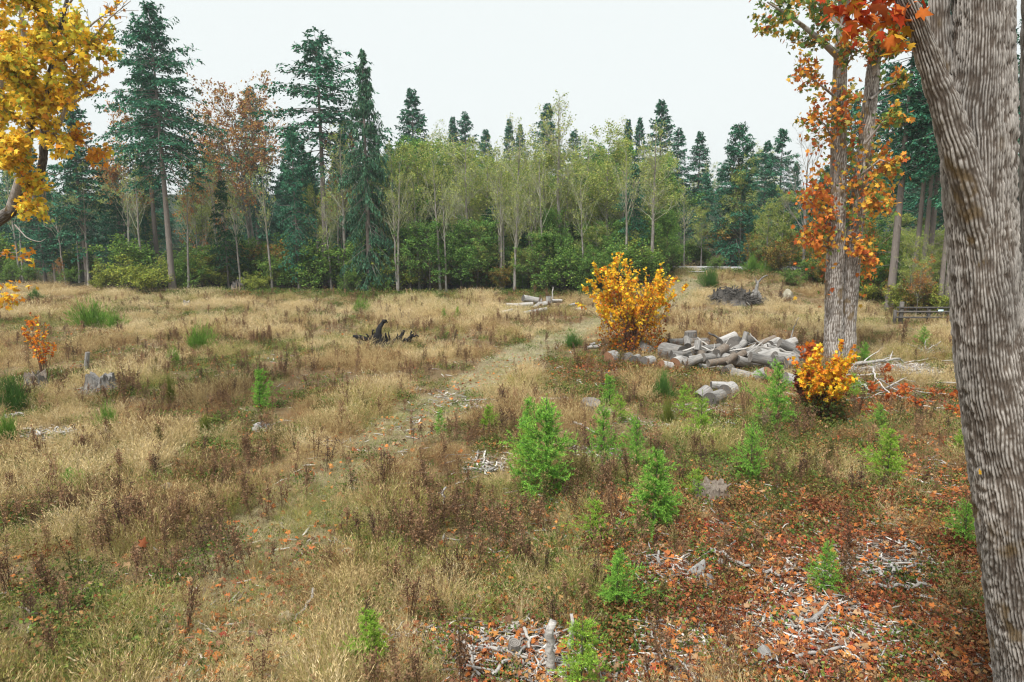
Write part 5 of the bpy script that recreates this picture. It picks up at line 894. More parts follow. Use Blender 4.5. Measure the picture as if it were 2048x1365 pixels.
obj('brush', b.build('brush', M_WOOD_DARK, True), rw)['kind'] = 'stuff'; obj('core', stump_mesh(632, .8, 1.2, M_WOOD_DARK, .5, 1.4)[0], rw, (-18 * s, .2, 0)); roots(rw, 16, 1.5, .10, M_WOOD, 633, .35, .3)
for pts, r in (([(1508, 606), (1511, 590), (1514, 572), (1517, 562)], .17), ([(1516, 566), (1522, 558), (1530, 552), (1536, 551)], .06), ([(1514, 570), (1512, 562), (1511, 557)], .06), ([(1500, 606), (1504, 592), (1508, 580)], .16), ([(1524, 606), (1519, 592), (1516, 582)], .15), ([(1474, 596), (1482, 590), (1492, 600)], .12)):
    pth = np.array([at(a_, b_, P[1] - .3) for a_, b_ in pts]); i = np.arange(len(pth)); s_ = np.linspace(0, len(pth) - 1, 8); pth = np.stack([np.interp(s_, i, pth[:, j]) for j in range(3)], 1); v, f = tubes(pth - P, r * np.linspace(1.2, .45, 8), 8, True); obj('root', mesh('grey_root', v, f, M_WOOD, None, True), rw)
# debris mound far left, root scrap by the track
def heap(name, label, px, py, wpx, hgt, n, seed, mat=None, cat='debris'):
    P = gp(px, py); s = mpp(P); rg = np.random.default_rng(seed); t = thing(name, label, cat, P); az = rg.random(n) * 6.283; rr = np.sqrt(rg.random(n)); c0 = np.stack([np.cos(az) * rr * wpx * s / 2, np.sin(az) * rr * wpx * s * .25, hgt * rg.random(n) * (1 - rr * .7)], 1); D = rdir(rg, n) * [1, 1, .4] * (.2 + .6 * rg.random((n, 1)) ** 2) * wpx * s * .3
    tt = np.linspace(-.5, .5, 4); Pp = c0[:, None] + D[:, None] * tt[:, None] + np.cumsum(rg.normal(0, .02, (n, 4, 3)), 1); Pp[..., 2] = np.maximum(Pp[..., 2], .0); v, f = tubes(Pp, (.008 + .03 * rg.random((n, 1)) ** 2) * np.linspace(1, .6, 4), 5, True); b = MB(); b.add(v, f); obj('sticks', b.build('heap_sticks', mat or M_STICK, True), t)['kind'] = 'stuff'; roots(t, 4, wpx * s * .35, .035, M_WOOD_PALE, seed + 1, .35, .05, .6, 'limb'); return t
heap('debris_mound', 'tangle of pale broken branches between the logs of the near pile', 1475, 722, 230, 1.0, 150, 640, M_WOOD); heap('debris_mound', 'low mound of bleached sticks and brambles at the left edge', 112, 878, 120, .35, 160, 641); heap('root_scrap', 'bleached root scrap in chips left of the young firs', 948, 822, 62, .25, 26, 642); heap('debris_mound', 'bleached stick scrap left above the debris mound', 34, 833, 44, .12, 26, 643); heap('debris_mound', 'scatter of white sticks in front of the log pile', 1370, 755, 52, .12, 34, 644); heap('debris_mound', 'pale stick heap in red leaves below the slim young fir', 1620, 1250, 130, .12, 70, 645); heap('debris_mound', 'stick heap on chips left of the big trunk', 1790, 1140, 120, .10, 70, 646); heap('debris_mound', 'splintered stick heap around the bottom centre', 985, 1300, 150, .10, 46, 647)
heap('debris_mound', 'wide patch of bleached sticks right of the twin maple, near part', 1785, 745, 190, .25, 330, 648); heap('debris_mound', 'wide patch of bleached sticks right of the twin maple, far part', 1850, 706, 110, .2, 130, 649); heap('debris_mound', 'small white root scrap in brown weeds at centre', 975, 945, 44, .15, 24, 650); heap('debris_mound', 'twiggy scrap beside the lower log group', 1440, 850, 60, .2, 26, 651)
# ------------------------------------------------------------------ rocks
def rock(px, py, wpx, hpx, label, mat, seed, group=None):
    P = gp(px, py); s = mpp(P); rg = np.random.default_rng(seed); nu, nv = 28, 16; th = np.linspace(0, 2 * np.pi, nu, endpoint=False); ph = np.linspace(.02, np.pi - .02, nv); TH, PH = np.meshgrid(th, ph); d = np.stack([np.sin(PH) * np.cos(TH), np.sin(PH) * np.sin(TH), np.cos(PH)], -1)
    pl = rdir(rg, 14); rad = np.ones(TH.shape) * 1.2
    for w_ in pl: dd = (d * w_).sum(-1); rad = np.minimum(rad, np.where(dd > .1, (.55 + .35 * rg.random()) / np.maximum(dd, .1), 9))
    rad = rad * (1 + .10 * (fbm(TH * 3 + seed, PH * 5, seed, 3) - .5)); V = d * rad[..., None] * [wpx * s * .62, wpx * s * .5, hpx * s * .95]; V[..., 2] += hpx * s * .25; idx = np.arange(nu * nv).reshape(nv, nu); a, b = idx[:-1], idx[1:]; q = np.stack([b, np.roll(b, -1, 1), np.roll(a, -1, 1), a], -1).reshape(-1, 4); o = obj('rock', mesh('rock', V.reshape(-1, 3), q, mat), None, P, (0, 0, rg.random() * .6)); tag(o, label, 'rock', group)
rock(523, 862, 34, 18, 'white pointed rock in the straw grass left of the track', M_ROCK, 701); rock(571, 1246, 30, 24, 'flat tan rock beside the track at the bottom', M_ROCK_TAN, 702); rock(1398, 1152, 34, 26, 'grey white rock, upper one of the pair in red leaves', M_ROCK, 703); rock(1415, 1168, 36, 22, 'grey white rock, lower one of the pair in red leaves', M_ROCK, 704); rock(1576, 597, 20, 16, 'cream boulder right of the grey root heap', M_ROCK_CREAM, 705); rock(337, 978, 20, 12, 'small grey rock in dark weeds at left', M_ROCK, 706); rock(1440, 1130, 18, 12, 'small grey stone above the rock pair', M_ROCK, 707); rock(1412, 808, 16, 14, 'small pale stone left of the lower log group', M_ROCK, 708); rock(690, 1112, 30, 12, 'flat whitish stone in the grass below centre', M_ROCK, 709); rock(415, 800, 16, 8, 'small white stone left of the lone young fir', M_ROCK, 710); rock(610, 862, 10, 8, 'tiny white stone right of the white pointed rock', M_ROCK, 711); rock(394, 688, 10, 8, 'tiny white stone above the round broom bush', M_ROCK, 712)
A = gp(1530, 1318); s = mpp(A); log_between(A + [-.02, .05, .08], A + [.02, -.22, .05], 15 * s, 'short sawn log chunk in red leaves at the bottom right', WP, WD, group='cut rounds below the pile'); A = gp(1026, 1310); s = mpp(A); log_between(A + [0, .0, 0], A + [.02, -.04, .22], 13 * s, 'grey stump chunk at the bottom centre', M_WOOD, M_CUT, group='cut rounds below the pile')
# ------------------------------------------------------------------ far road slab, fence, house
P = gp(1396, 546); rx = obj('road', mesh('road', [(-26, 7, 0), (40, 9.5, 0), (40, 5.5, 0), (1.2, 1.5, 0), (1.2, -.5, 0), (-1.2, -.5, 0), (-1.2, 2.5, 0), (-26, 3.0, 0)], [np.array([[0, 7, 6], [0, 6, 3], [0, 3, 2], [0, 2, 1], [3, 6, 5], [3, 5, 4]])], M_SLAB), None, P + [0, 0, .12]); tag(rx, 'pale gravel road end beyond the slope', kind='structure')
def box(w, d, h, c=(0, 0, 0)):
    V = np.array([[x_ * w / 2 + c[0], y_ * d / 2 + c[1], z_ * h + c[2]] for z_ in (0, 1) for y_ in (-1, 1) for x_ in (-1, 1)]); return V, np.array([[0, 2, 3, 1], [4, 5, 7, 6], [0, 1, 5, 4], [2, 6, 7, 3], [0, 4, 6, 2], [1, 3, 7, 5]])
P = gp(1800, 648); s = mpp(P); fn = thing('wooden_fence', 'weathered wooden post and rail fence at the right forest edge', 'fence', P)
for dx, h_ in ((-12, 1.0), (0, 1.5), (55, 1.15), (100, 1.1), (150, 1.1)): x_ = dx * s; obj('post', mesh('fence_post', *[box(.2 if dx == 0 else .14, .16, h_, (x_, 0, -.15))][0][:1], [box(.1, .1, 1)[1]], M_WOOD_DARK), fn)
for zz in (.35, .70, .95): v, f = box(162 * s, .05, .10, (70 * s, -.09, zz)); obj('rail', mesh('fence_rail', v, [f], M_WOOD_DARK), fn)
v, f = box(.32, .02, .14, (76 * s, -.13, .74)); M_SIGN = plain_mat('pale_blue_sign', (.55, .72, .74), (.62, .78, .80)); sg = obj('sign', mesh('fence_sign', v, [f], M_SIGN), None, P); tag(sg, 'tiny pale blue sign plate fixed on the wooden fence', 'sign')
P = at(1790, 500, 76); P[2] = gz(P[0], P[1]); M_ROOF = plain_mat('slate_roof', (.10, .13, .18), (.16, .20, .26)); M_WALL = plain_mat('dark_boards', (.05, .045, .04), (.08, .07, .06)); hs_ = thing('house', 'dark house with slate blue roof half hidden among the right hand firs', 'house', P, -.25); zr = zat(486, 76) - P[2]
v, f = box(9, 7, zr - .3); obj('wall', mesh('house_wall', v, [f], M_WALL), hs_); V = np.array([[-5, -4, zr - .5], [5, -4, zr - .5], [5, 0, zr + 1.6], [-5, 0, zr + 1.6], [5, 4, zr - .5], [-5, 4, zr - .5]]); V = np.concatenate([V, V - [0, 0, .2]]); obj('roof', mesh('house_roof', V, [np.array([[0, 1, 2, 3], [3, 2, 4, 5], [6, 9, 8, 7], [9, 11, 10, 8], [0, 6, 7, 1], [5, 4, 10, 11]])], M_ROOF), hs_)
v, f = box(1.2, .1, 1.2, (1.5, -3.52, 1.2)); wn = obj('window', mesh('house_window', v, [f], M_ROOF), hs_); v, f = box(1.4, .08, .1, (1.5, -3.58, 1.1)); obj('sill', mesh('house_sill', v, [f], M_WALL), wn)
# ------------------------------------------------------------------ loose sticks one by one and the large fallen leaves
rs = np.random.default_rng(801); SM = []
for i in range(8):
    k = 6; t = np.linspace(-.5, .5, k); Pq = np.stack([t, .022 * np.cumsum(rs.standard_normal(k)), .012 * rs.standard_normal(k)], 1); w_ = .022 + .02 * rs.random(); v, f = tubes(Pq, w_ * np.array([.75, 1, 1, .95, .85, .5]), 6, True); SM.append(mesh('stick', v, f, M_STICK if i < 6 else M_WOOD_PALE, None, True))
zones = [((1480, 1120, 1960, 1350), 76, 'litter by the big trunk', 'sticks in the litter near the big trunk', 30, 95), ((1230, 1100, 1500, 1350), 34, 'leaves right of the airy fir', 'sticks right of the airy fir', 25, 80), ((850, 1240, 1240, 1365), 38, 'soil at bottom centre', 'sticks at the bottom centre', 30, 110), ((640, 900, 1050, 1230), 24, 'brown grass below the middle', 'sticks in the brown grass', 18, 55), ((880, 780, 1330, 930), 24, 'chips around the small firs', 'sticks around the small firs', 18, 60), ((1660, 705, 1910, 800), 58, 'stick patch beyond the fallen orange branch', 'sticks right of the twin maple', 24, 95), ((600, 780, 900, 900), 14, 'verge by the track left of centre', 'sticks by the track', 12, 40), ((1330, 1030, 1500, 1100), 10, 'ground beside the sunken stump', 'sticks beside the sunken stump', 20, 50)]
for (x0, y0, x1, y1), n, lab, grp, l0, l1 in zones:
    ymid = gp((x0 + x1) / 2, (y0 + y1) / 2)[1]
    for i in range(n):
        P = gp(x0 + (x1 - x0) * rs.random(), y0 + (y1 - y0) * rs.random()); m_ = maps(P[:1], P[1:2])
        if m_['chip'][0] < .25 and rs.random() < .6: P = gp(x0 + (x1 - x0) * rs.random(), y0 + (y1 - y0) * rs.random())
        L = (l0 + (l1 - l0) * rs.random() ** 1.8) * mpp(P); o = obj('stick', SM[int(rs.integers(8))], None, P + [0, 0, .04 + .04 * rs.random()], (rs.random() * 6, rs.normal(0, .12), rs.normal(.2, 1.0)), (L, L * .5 + .10, L * .5 + .10)); pq = 1024 + F * P[0] / P[1]; fx_ = (pq - x0) / (x1 - x0); tag(o, ('long' if L > (l0 + (l1 - l0) * .45) * mpp(P) else 'mid sized' if L > (l0 + (l1 - l0) * .14) * mpp(P) else 'short') + ' bleached stick, ' + ('near ' if P[1] < ymid else 'far ') + ('left' if fx_ < .33 else 'middle' if fx_ < .67 else 'right') + ' part of the ' + lab, 'stick', grp)
for (x0, y0, x1, y1, w_, lab) in ((970, 1302, 1055, 1328, 8, 'thick straight bleached stick, left arm of the big V at the bottom'), (985, 1362, 1052, 1305, 8, 'thick bleached stick, right arm of the big V at the bottom'), (1048, 1268, 1058, 1308, 7, 'short thick stick above the big V'), (915, 1275, 960, 1362, 7, 'long bent pale stick left of the big V'), (630, 1192, 590, 1250, 6, 'curved white branch beside the flat tan rock'), (1418, 1108, 1500, 1140, 8, 'long white stick left of the slim young fir'), (1525, 1150, 1560, 1162, 7, 'white stick pointing at the slim young fir'), (1590, 1325, 1680, 1305, 8, 'bent bleached stick at the bottom right'), (1730, 1178, 1860, 1182, 8, 'long bleached stick under the big trunk chips'), (1060, 806, 1150, 803, 9, 'long white stick left of the cut round'), (1145, 850, 1190, 872, 5, 'curved white stick below the cut round')):
    A = gp(x0, y0); B = gp(x1, y1); t = np.linspace(0, 1, 9); Pq = A + (B - A) * t[:, None]; Pq[:, 2] = [gz(*q_[:2]) + .09 for q_ in Pq]; Pq[1:-1] += rs.normal(0, .02, (7, 3)); v, f = tubes(Pq - A, w_ / 2 * mpp(A) * (1.1 - .4 * t), 8, True); o = obj('stick', mesh('long_stick', v, f, M_STICK, None, True), None, A); tag(o, lab, 'stick')
FL = [mesh('fallen_leaf', MAPLE[0] - [0, .4, 0] + [0, 0, .08] * np.abs(MAPLE[0][:, :1]) * k_, MAPLE[1], M_LEAF, c_) for k_, c_ in ((2, (.52, .18, .05)), (-2, (.42, .14, .05)), (5, (.56, .26, .08)), (-4, (.32, .11, .05)))]
cnt = 0
while cnt < 260:
    px, py = 420 + 1520 * rs.random(), 1000 + 365 * rs.random(); P = gp(px, py); w_ = maps(P[:1], P[1:2])['leaf'][0] + .06
    if rs.random() > w_: continue
    li = int(rs.integers(4)); lz = ('at the bottom edge, ' if py > 1230 else 'in near litter, ') + ('by the track' if px < 700 else 'bottom centre' if px < 1150 else 'round the bushy fir' if px < 1330 else 'round the rock pair' if px < 1560 else 'by the slim young fir' if px < 1760 else 'beside the big trunk'); s = .085 + .07 * rs.random(); o = obj('fallen_leaf', FL[li], None, P + [0, 0, .05 + .08 * rs.random()], (rs.normal(0, .45), rs.normal(0, .45), rs.random() * 6.28), (s, s, s)); tag(o, {0: 'orange', 1: 'brown orange', 2: 'yellow orange', 3: 'rusty'}[li] + ' maple leaf ' + lz, 'leaf', 'large fallen leaves in the foreground'); cnt += 1
o = obj('fallen_leaf', FL[3], None, at(288, 1085, 9.0), (1.0, .55, .7), (.14, .15, .14)); tag(o, 'orange maple leaf caught in mid fall over the grass at left', 'leaf')
# ------------------------------------------------------------------ scattered ground cover (geometry-node instances, kind stuff)
def clump_grass(rg, nb, rad, h0, h1, wd, lean, bend, head=0.0, seg=3, shade=(.8, 1.15)):
    b = MB(); r = rad * np.sqrt(rg.random(nb)); th = rg.random(nb) * 6.283
    base = np.stack([r * np.cos(th), r * np.sin(th), -.03 * np.ones(nb)], 1)
    hgt = h0 + (h1 - h0) * rg.random(nb); az = th + rg.normal(0, .9, nb); ln = lean * (.3 + rg.random(nb)); bd = bend * (.3 + 1.4 * rg.random(nb))
    t = np.linspace(0, 1, seg + 1); dirx = np.stack([np.cos(az), np.sin(az), 0 * az], 1)
    off = (ln[:, None] * t + bd[:, None] * t ** 2.2)
    P = base[:, None] + dirx[:, None] * (off * hgt[:, None])[..., None] + np.array([0, 0, 1.0]) * ((t - .35 * bd[:, None] * t ** 2.5) * hgt[:, None])[..., None]
    sd = rg.random(nb) * 6.283; side = np.stack([np.cos(sd), np.sin(sd), 0 * sd], 1)
    wt = wd * (1 - t * .85); V = np.stack([P - side[:, None] * wt[None, :, None], P + side[:, None] * wt[None, :, None]], 2).reshape(nb, -1, 3)
    k = seg + 1; i = np.arange(seg); q = np.stack([2 * i, 2 * i + 1, 2 * i + 3, 2 * i + 2], 1)
    Fq = (q[None] + (np.arange(nb) * 2 * k)[:, None, None]).reshape(-1, 4)
    sh = np.repeat((shade[0] + (shade[1] - shade[0]) * rg.random(nb)), 2 * k)
    b.add(V.reshape(-1, 3), Fq, np.stack([sh, sh * (.97 + .06 * rg.random()), sh], 1))
    if head:
        m = rg.random(nb) < head; tip = P[m, -1]; n = m.sum(); D = unit(P[m, -1] - P[m, -2])
        for kk in range(3):
            v, f, cc = cards(tip - D * (.02 + .05 * kk), unit(D + .5 * rdir(rg, n)), rdir(rg, n), .075, .011, KITE, np.full((n, 3), .95)); b.add(v, f, cc)
    return b
def clump_weed(rg, h, nst, dens=1.0):
    b = MB()
    for s in range(nst):
        a = rg.random() * 6.283; r = .12 * rg.random(); t = np.linspace(0, 1, 5)
        hh = h * (.6 + .5 * rg.random()); lx, ly = rg.normal(0, .10, 2)
        P = np.stack([r * math.cos(a) + lx * t * hh, r * math.sin(a) + ly * t * hh, -.03 + t * hh], 1)
        v, f = tubes(P, .006 * (1 - .5 * t), 3); b.add(v, f, .8)
        n = int(20 * dens); tt = .35 + .65 * rg.random(n); pos = np.stack([np.interp(tt, t, P[:, i]) for i in range(3)], 1)
        D = rdir(rg, n, .9); L = (.05 + .16 * rg.random(n)) * (1.25 - tt)
        k2 = np.stack([pos, pos + D * L[:, None]], 1); v, f = tubes(k2, np.full((n, 2), .0028), 3); b.add(v, f, .85)
        tips = pos + D * L[:, None]; m = n
        for kk in range(2):
            v, f, cc = cards(tips + .02 * rdir(rg, m), rdir(rg, m, .4), rdir(rg, m), .045, .022, KITE, pal(rg, m, [(1, 1, 1), (1.3, 1.2, 1.1), (.8, .75, .7)])); b.add(v, f, cc)
    return b
def clump_cover(rg, n, rad, h, ls, stems=True):
    b = MB(); r = rad * np.sqrt(rg.random(n)); th = rg.random(n) * 6.283
    P = np.stack([r * np.cos(th), r * np.sin(th), h * rg.random(n) ** 1.3], 1)
    nrm = rdir(rg, n, 1.2); D = np.cross(nrm, rdir(rg, n))
    L = ls * (.6 + .8 * rg.random(n)); v, f, cc = cards(P, D, nrm, L, L * .7, KITE, pal(rg, n, [(1, 1, 1), (1.25, 1.15, 1), (.75, .85, .8), (.9, .7, .6)])); b.add(v, f, cc)
    if stems:
        m = n // 4; k2 = np.stack([P[:m] * [1, 1, 0], P[:m]], 1); v, f = tubes(k2, np.full((m, 2), .003), 3); b.add(v, f, (.8, .7, .6))
    return b
def scatter_src(name, builders, mat):
    c = bpy.data.collections.new(name + '_sources')
    for i, b in enumerate(builders):
        me = b.build('%s_clump' % name, mat); o = bpy.data.objects.new('%s_clump_%02d' % (name, i), me); c.objects.link(o)
    return c
def scatter(name, label, P, rot, scl, tint, var, src):
    n = len(P); me = bpy.data.meshes.new(name); me.vertices.add(n); me.vertices.foreach_set('co', np.asarray(P, np.float32).ravel())
    def at_(nm, typ, key, arr): a = me.attributes.new(nm, typ, 'POINT'); a.data.foreach_set(key, np.ascontiguousarray(arr).ravel())
    at_('rot', 'FLOAT_VECTOR', 'vector', rot.astype(np.float32)); at_('scl', 'FLOAT_VECTOR', 'vector', scl.astype(np.float32))
    at_('tint', 'FLOAT_COLOR', 'color', np.concatenate([tint, np.ones((n, 1))], 1).astype(np.float32)); at_('variant', 'INT', 'value', var.astype(np.int32))
    o = obj(name, me); tag(o, label, kind='stuff')
    g = bpy.data.node_groups.new(name + '_nodes', 'GeometryNodeTree')
    g.interface.new_socket('Geometry', in_out='INPUT', socket_type='NodeSocketGeometry'); g.interface.new_socket('Geometry', in_out='OUTPUT', socket_type='NodeSocketGeometry')
    gi = g.nodes.new('NodeGroupInput'); go = g.nodes.new('NodeGroupOutput'); ip = g.nodes.new('GeometryNodeInstanceOnPoints')
    ci = g.nodes.new('GeometryNodeCollectionInfo'); ci.inputs['Collection'].default_value = src; ci.inputs['Separate Children'].default_value = True; ci.inputs['Reset Children'].default_value = True
    def na(nm, typ):
        x = g.nodes.new('GeometryNodeInputNamedAttribute'); x.data_type = typ; x.inputs['Name'].default_value = nm; return x.outputs['Attribute']
    L = g.links.new
    L(gi.outputs[0], ip.inputs['Points']); L(ci.outputs[0], ip.inputs['Instance']); ip.inputs['Pick Instance'].default_value = True
    L(na('variant', 'INT'), ip.inputs['Instance Index']); L(na('rot', 'FLOAT_VECTOR'), ip.inputs['Rotation']); L(na('scl', 'FLOAT_VECTOR'), ip.inputs['Scale'])
    L(ip.outputs[0], go.inputs[0])
    md = o.modifiers.new('scatter', 'NODES'); md.node_group = g
    return o
def field_pts(n, d0, d1, power):
    """points over the clearing, thinning with distance from the near edge"""
    u = rng.random(n); d = (d0 ** (2 - power) + u * (d1 ** (2 - power) - d0 ** (2 - power))) ** (1 / (2 - power))
    th = np.radians(-46 + 92 * rng.random(n)); x = d * np.sin(th); y = d * np.cos(th) 
    keep = (y > 4.0)
    return x[keep], y[keep]
def mk(name, label, x, y, s, tint, nv, src, zoff=0.0, tilt=.08, sz=None, flat=False):
    n = len(x); P = np.stack([x, y, hz(x, y) + zoff], 1)
    rot = np.stack([rng.normal(0, tilt, n), rng.normal(0, tilt, n), rng.random(n) * 6.283], 1)
    scl = np.stack([s, s, s if sz is None else sz], 1)
    return scatter(name, label, P, rot, scl, tint, rng.integers(0, nv, n), src)
def tints(m, cols, ws, jit=.16):
    """per-clump colour from weights (list of (n,) arrays)"""
    ws = np.stack(ws, 1); ws = ws * rng.random(ws.shape) ** .8; i = ws.argmax(1); c = np.asarray(cols)[i]
    return c * (1 + jit * rng.standard_normal((len(c), 1))).clip(.6, 1.5)

EX = np.array(EXCL)
def clear(x, y, k=1.0):
    ok = np.ones(len(x), bool)
    for cx, cy, r in EX:
        if cy > 66: continue
        ok &= ((x - cx) / (r * k)) ** 2 + ((y - cy + .35 * r) / (r * k * 1.25)) ** 2 > 1
    return ok
# dry grass
srcs = scatter_src('dry_grass', [clump_grass(np.random.default_rng(100 + i), 34, .16, .28, .62, .0035, .18, .35, .55) for i in range(4)]
                   + [clump_grass(np.random.default_rng(110 + i), 46, .15, .12, .34, .0042, .55, 1.1, .1) for i in range(4)]
                   + [clump_grass(np.random.default_rng(120 + i), 16, .14, .45, .85, .003, .10, .22, .9) for i in range(3)], M_GRASS)
x, y = field_pts(125000, 6.0, 82, .95); m = maps(x, y)
dens = (.22 + .95 * sstep(.36, .62, m['n'])) * (1 - .93 * m['path']) * (1 - .93 * sstep(.2, .5, m['chip'])) * (1 - .78 * sstep(.2, .6, m['leaf'])) * (1 - .55 * m['green']) * (1 - m['forest']) * (1 - .35 * m['weed'])
k = (rng.random(len(x)) < dens) & clear(x, y); x, y = x[k], y[k]; m = {a: b[k] for a, b in m.items()}
near_l = np.clip(1 - np.hypot(x + 6, y - 8) / 9, 0, 1)
pb = sstep(.47, .60, m['n3']); pg = sstep(.49, .62, m['n4']); ps = sstep(.46, .62, m['n'])
tn = tints(m, [(.57, .44, .22), (.45, .32, .15), (.29, .175, .085), (.33, .31, .095), (.70, .575, .35), (.19, .245, .075)],
           [.7 + .8 * ps, .65 + .3 * pb, .30 + .5 * m['weed'] + .35 * m['leaf'] + .9 * pb, .30 + .5 * m['green'] + 1.1 * near_l + 1.0 * pg, .25 + .7 * sstep(20, 45, y) + .7 * ps * (1 - pb), .05 + .7 * m['green'] + .6 * near_l + .85 * pg])
lo = .62 * (1 - .45 * m['leaf']) * (1 - .4 * m['path']) * (.70 + .75 * sstep(.42, .68, m['n']))
sc_ = lo * (.7 + .6 * rng.random(len(x)))
mk('dry_grass', 'tall straw coloured dry grass over the clearing', x, y, sc_ * (1 + .012 * np.hypot(x, y)), tn, 11, srcs, sz=sc_)
print('grass', len(x))
# short green grass on the track and in hollows
srcs = scatter_src('short_grass', [clump_grass(np.random.default_rng(130 + i), 40, .16, .06, .16, .0035, .4, .8, 0) for i in range(3)], M_GRASS)
x, y = field_pts(60000, 6.0, 66, 1.0); m = maps(x, y)
dens = np.maximum(.95 * m['path'], .28 * m['green'] + .10) * (1 - .8 * m['chip']) * (1 - m['forest']) * (1 - .5 * m['leaf']); k = rng.random(len(x)) < dens
x, y = x[k], y[k]; m = {a: b[k] for a, b in m.items()}
tn = tints(m, [(.19, .26, .07), (.29, .31, .11), (.47, .42, .25), (.52, .47, .32)], [.6 + .4 * m['green'], .7 + 0 * x, .65 + .3 * m['path'], .25 + .75 * m['path'] * sstep(20, 30, y)])
s = (.7 + .7 * rng.random(len(x))) * (1 + .012 * y)
mk('short_grass', 'short green grass along the track', x, y, s, tn, 3, srcs); print('short', len(x))
# dead weeds
srcs = scatter_src('dead_weeds', [clump_weed(np.random.default_rng(140 + i), .75, 2 + i % 3) for i in range(5)], M_GRASS)
x, y = field_pts(30000, 6.0, 64, .9); m = maps(x, y)
dens = (.05 + .7 * m['weed'] ** 1.4) * (1 - .95 * m['path']) * (1 - m['forest']) * (1 - .8 * m['chip']) * (1 - .75 * m['leaf']); k = (rng.random(len(x)) < dens) & clear(x, y); x, y = x[k], y[k]
m = {a: b[k] for a, b in m.items()}
tn = tints(m, [(.21, .13, .08), (.13, .085, .06), (.29, .185, .11), (.18, .155, .065), (.32, .25, .17)], [1 + 0 * x, .6 + 0 * x, .8 + 0 * x, .6 + 0 * x, .4 + 0 * x])
mk('dead_weeds', 'brown dead weed stalks standing in the grass', x, y, (.55 + .7 * rng.random(len(x))), tn, 5, srcs); print('weeds', len(x))
# leafy ground cover
srcs = scatter_src('ground_cover', [clump_cover(np.random.default_rng(150 + i), 120, .32, .16, .042) for i in range(4)], M_LITTER)
x, y = field_pts(42000, 6.0, 68, .95); m = maps(x, y)
edge = np.exp(-((y - treeline_y(x, y)) / 2.5) ** 2)
dens = np.clip(.80 * m['green'] * (1 - .6 * sstep(.5, .9, m['leaf'])) + .26 * m['leaf'] + .06 + .8 * edge, 0, 1) * (1 - .9 * m['path']) * (1 - .85 * sstep(.3, .7, m['chip'])); k = rng.random(len(x)) < dens; x, y = x[k], y[k]; m = {a: b[k] for a, b in m.items()}; edge = edge[k]
tn = tints(m, [(.10, .155, .04), (.17, .21, .055), (.22, .08, .045), (.26, .155, .07), (.30, .05, .045), (.34, .18, .075)],
           [.8 + .5 * edge, .6 + .2 * edge, .25 + .8 * m['leaf'], .55 + .4 * m['leaf'], .02 + .42 * m['leaf'], .3 + .2 * edge + .4 * m['leaf']])
mk('ground_cover', 'low leafy brambles and herbs on the ground', x, y, (.7 + .8 * rng.random(len(x))) * (1 + .8 * edge), tn, 4, srcs, tilt=.2); print('cover', len(x))
# small fallen leaves
lb = []
for i in range(4):
    b = MB(); rg = np.random.default_rng(160 + i); tv = MAPLE[0].copy(); tv[:, 2] += .22 * rg.standard_normal(len(tv)) * .5 + .12 * np.abs(tv[:, 0]) * (i - 1); b.add(tv - [0, .4, 0], MAPLE[1]); lb.append(b)
leaf_src = scatter_src('leaf_litter', lb, M_LITTER)
x, y = field_pts(210000, 6.0, 48, 1.25); m = maps(x, y)
dens = np.clip(.80 * m['leaf'] ** 1.2 + .035 + .10 * m['path'] * (y < 30), 0, 1); k = rng.random(len(x)) < dens; x, y = x[k], y[k]; n = len(x)
tn = pal(rng, n, [(.56, .19, .055), (.42, .145, .055), (.60, .28, .09), (.30, .12, .06), (.34, .065, .045), (.42, .27, .15), (.22, .11, .07)], [4.5, 4.5, 2.4, 4, 1.2, 2.8, 3.2])
P = np.stack([x, y, hz(x, y) + .02 + .10 * rng.random(n) ** 2], 1); rot = np.stack([rng.normal(0, .5, n), rng.normal(0, .5, n), rng.random(n) * 6.283], 1)
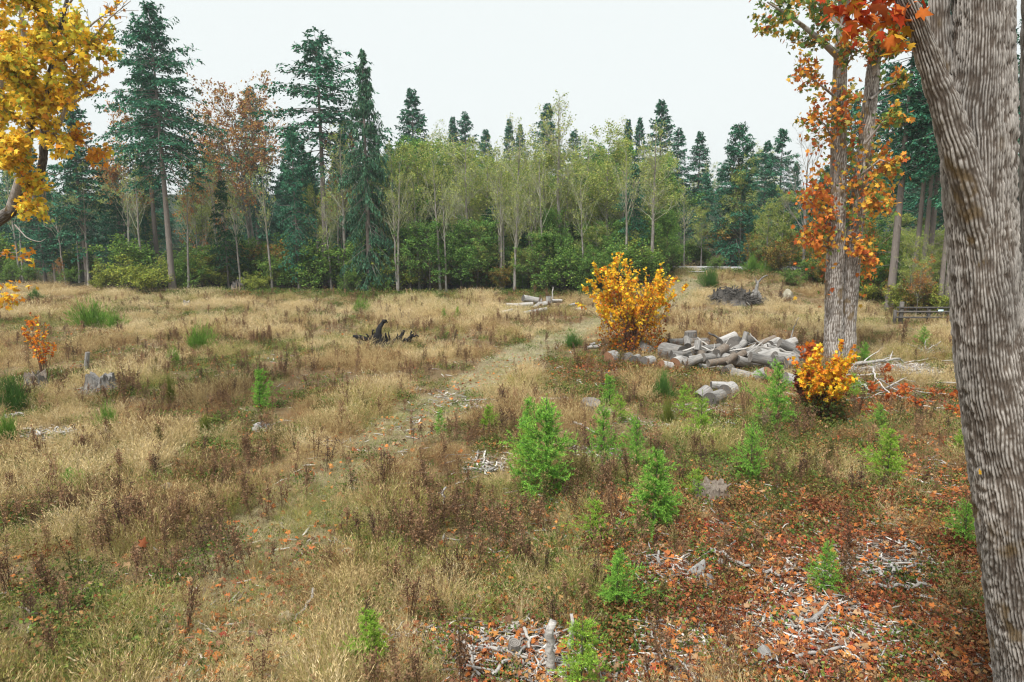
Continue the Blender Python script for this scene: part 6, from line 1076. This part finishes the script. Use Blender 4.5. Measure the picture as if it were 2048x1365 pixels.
s = (.045 + .09 * rng.random(n) ** 1.5); scatter('leaf_litter', 'orange fallen leaves littering the ground', P, rot, np.stack([s, s, s], 1), tn, rng.integers(0, 4, n), leaf_src); print('leaves', n)
# wood chips and splinters
cb = []
for i in range(5):
    rg = np.random.default_rng(170 + i); b = MB(); t = np.linspace(-.5, .5, 4); Pp = np.stack([t, .06 * rg.standard_normal(4), .03 * rg.standard_normal(4)], 1)
    v, f = tubes(Pp, np.array([.03, .075, .07, .02]) * (.6 + .8 * rg.random()), 4, True); v[:, 2] *= .6; b.add(v, f, .8 + .4 * rg.random()); cb.append(b)
chip_src = scatter_src('wood_chips', cb, M_LITTER)
x, y = field_pts(170000, 6.0, 50, 1.3); m = maps(x, y)
dens = np.clip(.9 * sstep(.10, .6, m['chip']) + .17 * m['leaf'] + .02 + .10 * m['path'] * (y > 20) * (y < 32), 0, 1); k = rng.random(len(x)) < dens; x, y = x[k], y[k]; n = len(x)
tn = pal(rng, n, [(.50, .47, .43), (.36, .33, .30), (.66, .63, .59), (.24, .20, .165), (.28, .18, .12)], [4, 4, 2.2, 3, 2])
P = np.stack([x, y, hz(x, y) + .015 + .05 * rng.random(n)], 1); rot = np.stack([rng.normal(0, .15, n), rng.normal(0, .2, n), rng.random(n) * 6.283], 1)
s = (.07 + .34 * rng.random(n) ** 2.4); scatter('wood_chips', 'grey wood chips and splinters scattered over bare soil', P, rot, np.stack([s, s * .8, s * .8], 1), tn, rng.integers(0, 5, n), chip_src); print('chips', n)

# ------------------------------------------------------------------ thin autumn haze over the clearing
v, q_ = box(1, 1, 1); hm = bpy.data.materials.new('haze_air'); hm.use_nodes = True; nt = hm.node_tree; nt.nodes.clear()
out = nt.nodes.new('ShaderNodeOutputMaterial'); pv = nt.nodes.new('ShaderNodeVolumePrincipled'); pv.inputs['Density'].default_value = HAZE; pv.inputs['Color'].default_value = (.88, .94, 1.0, 1); pv.inputs['Anisotropy'].default_value = .2
nt.links.new(pv.outputs['Volume'], out.inputs['Volume'])
hb = obj('haze', mesh('haze', v * [520, 300, 66] + [0, 90, -3], [q_], hm)); tag(hb, 'thin pale haze in the air', kind='stuff')
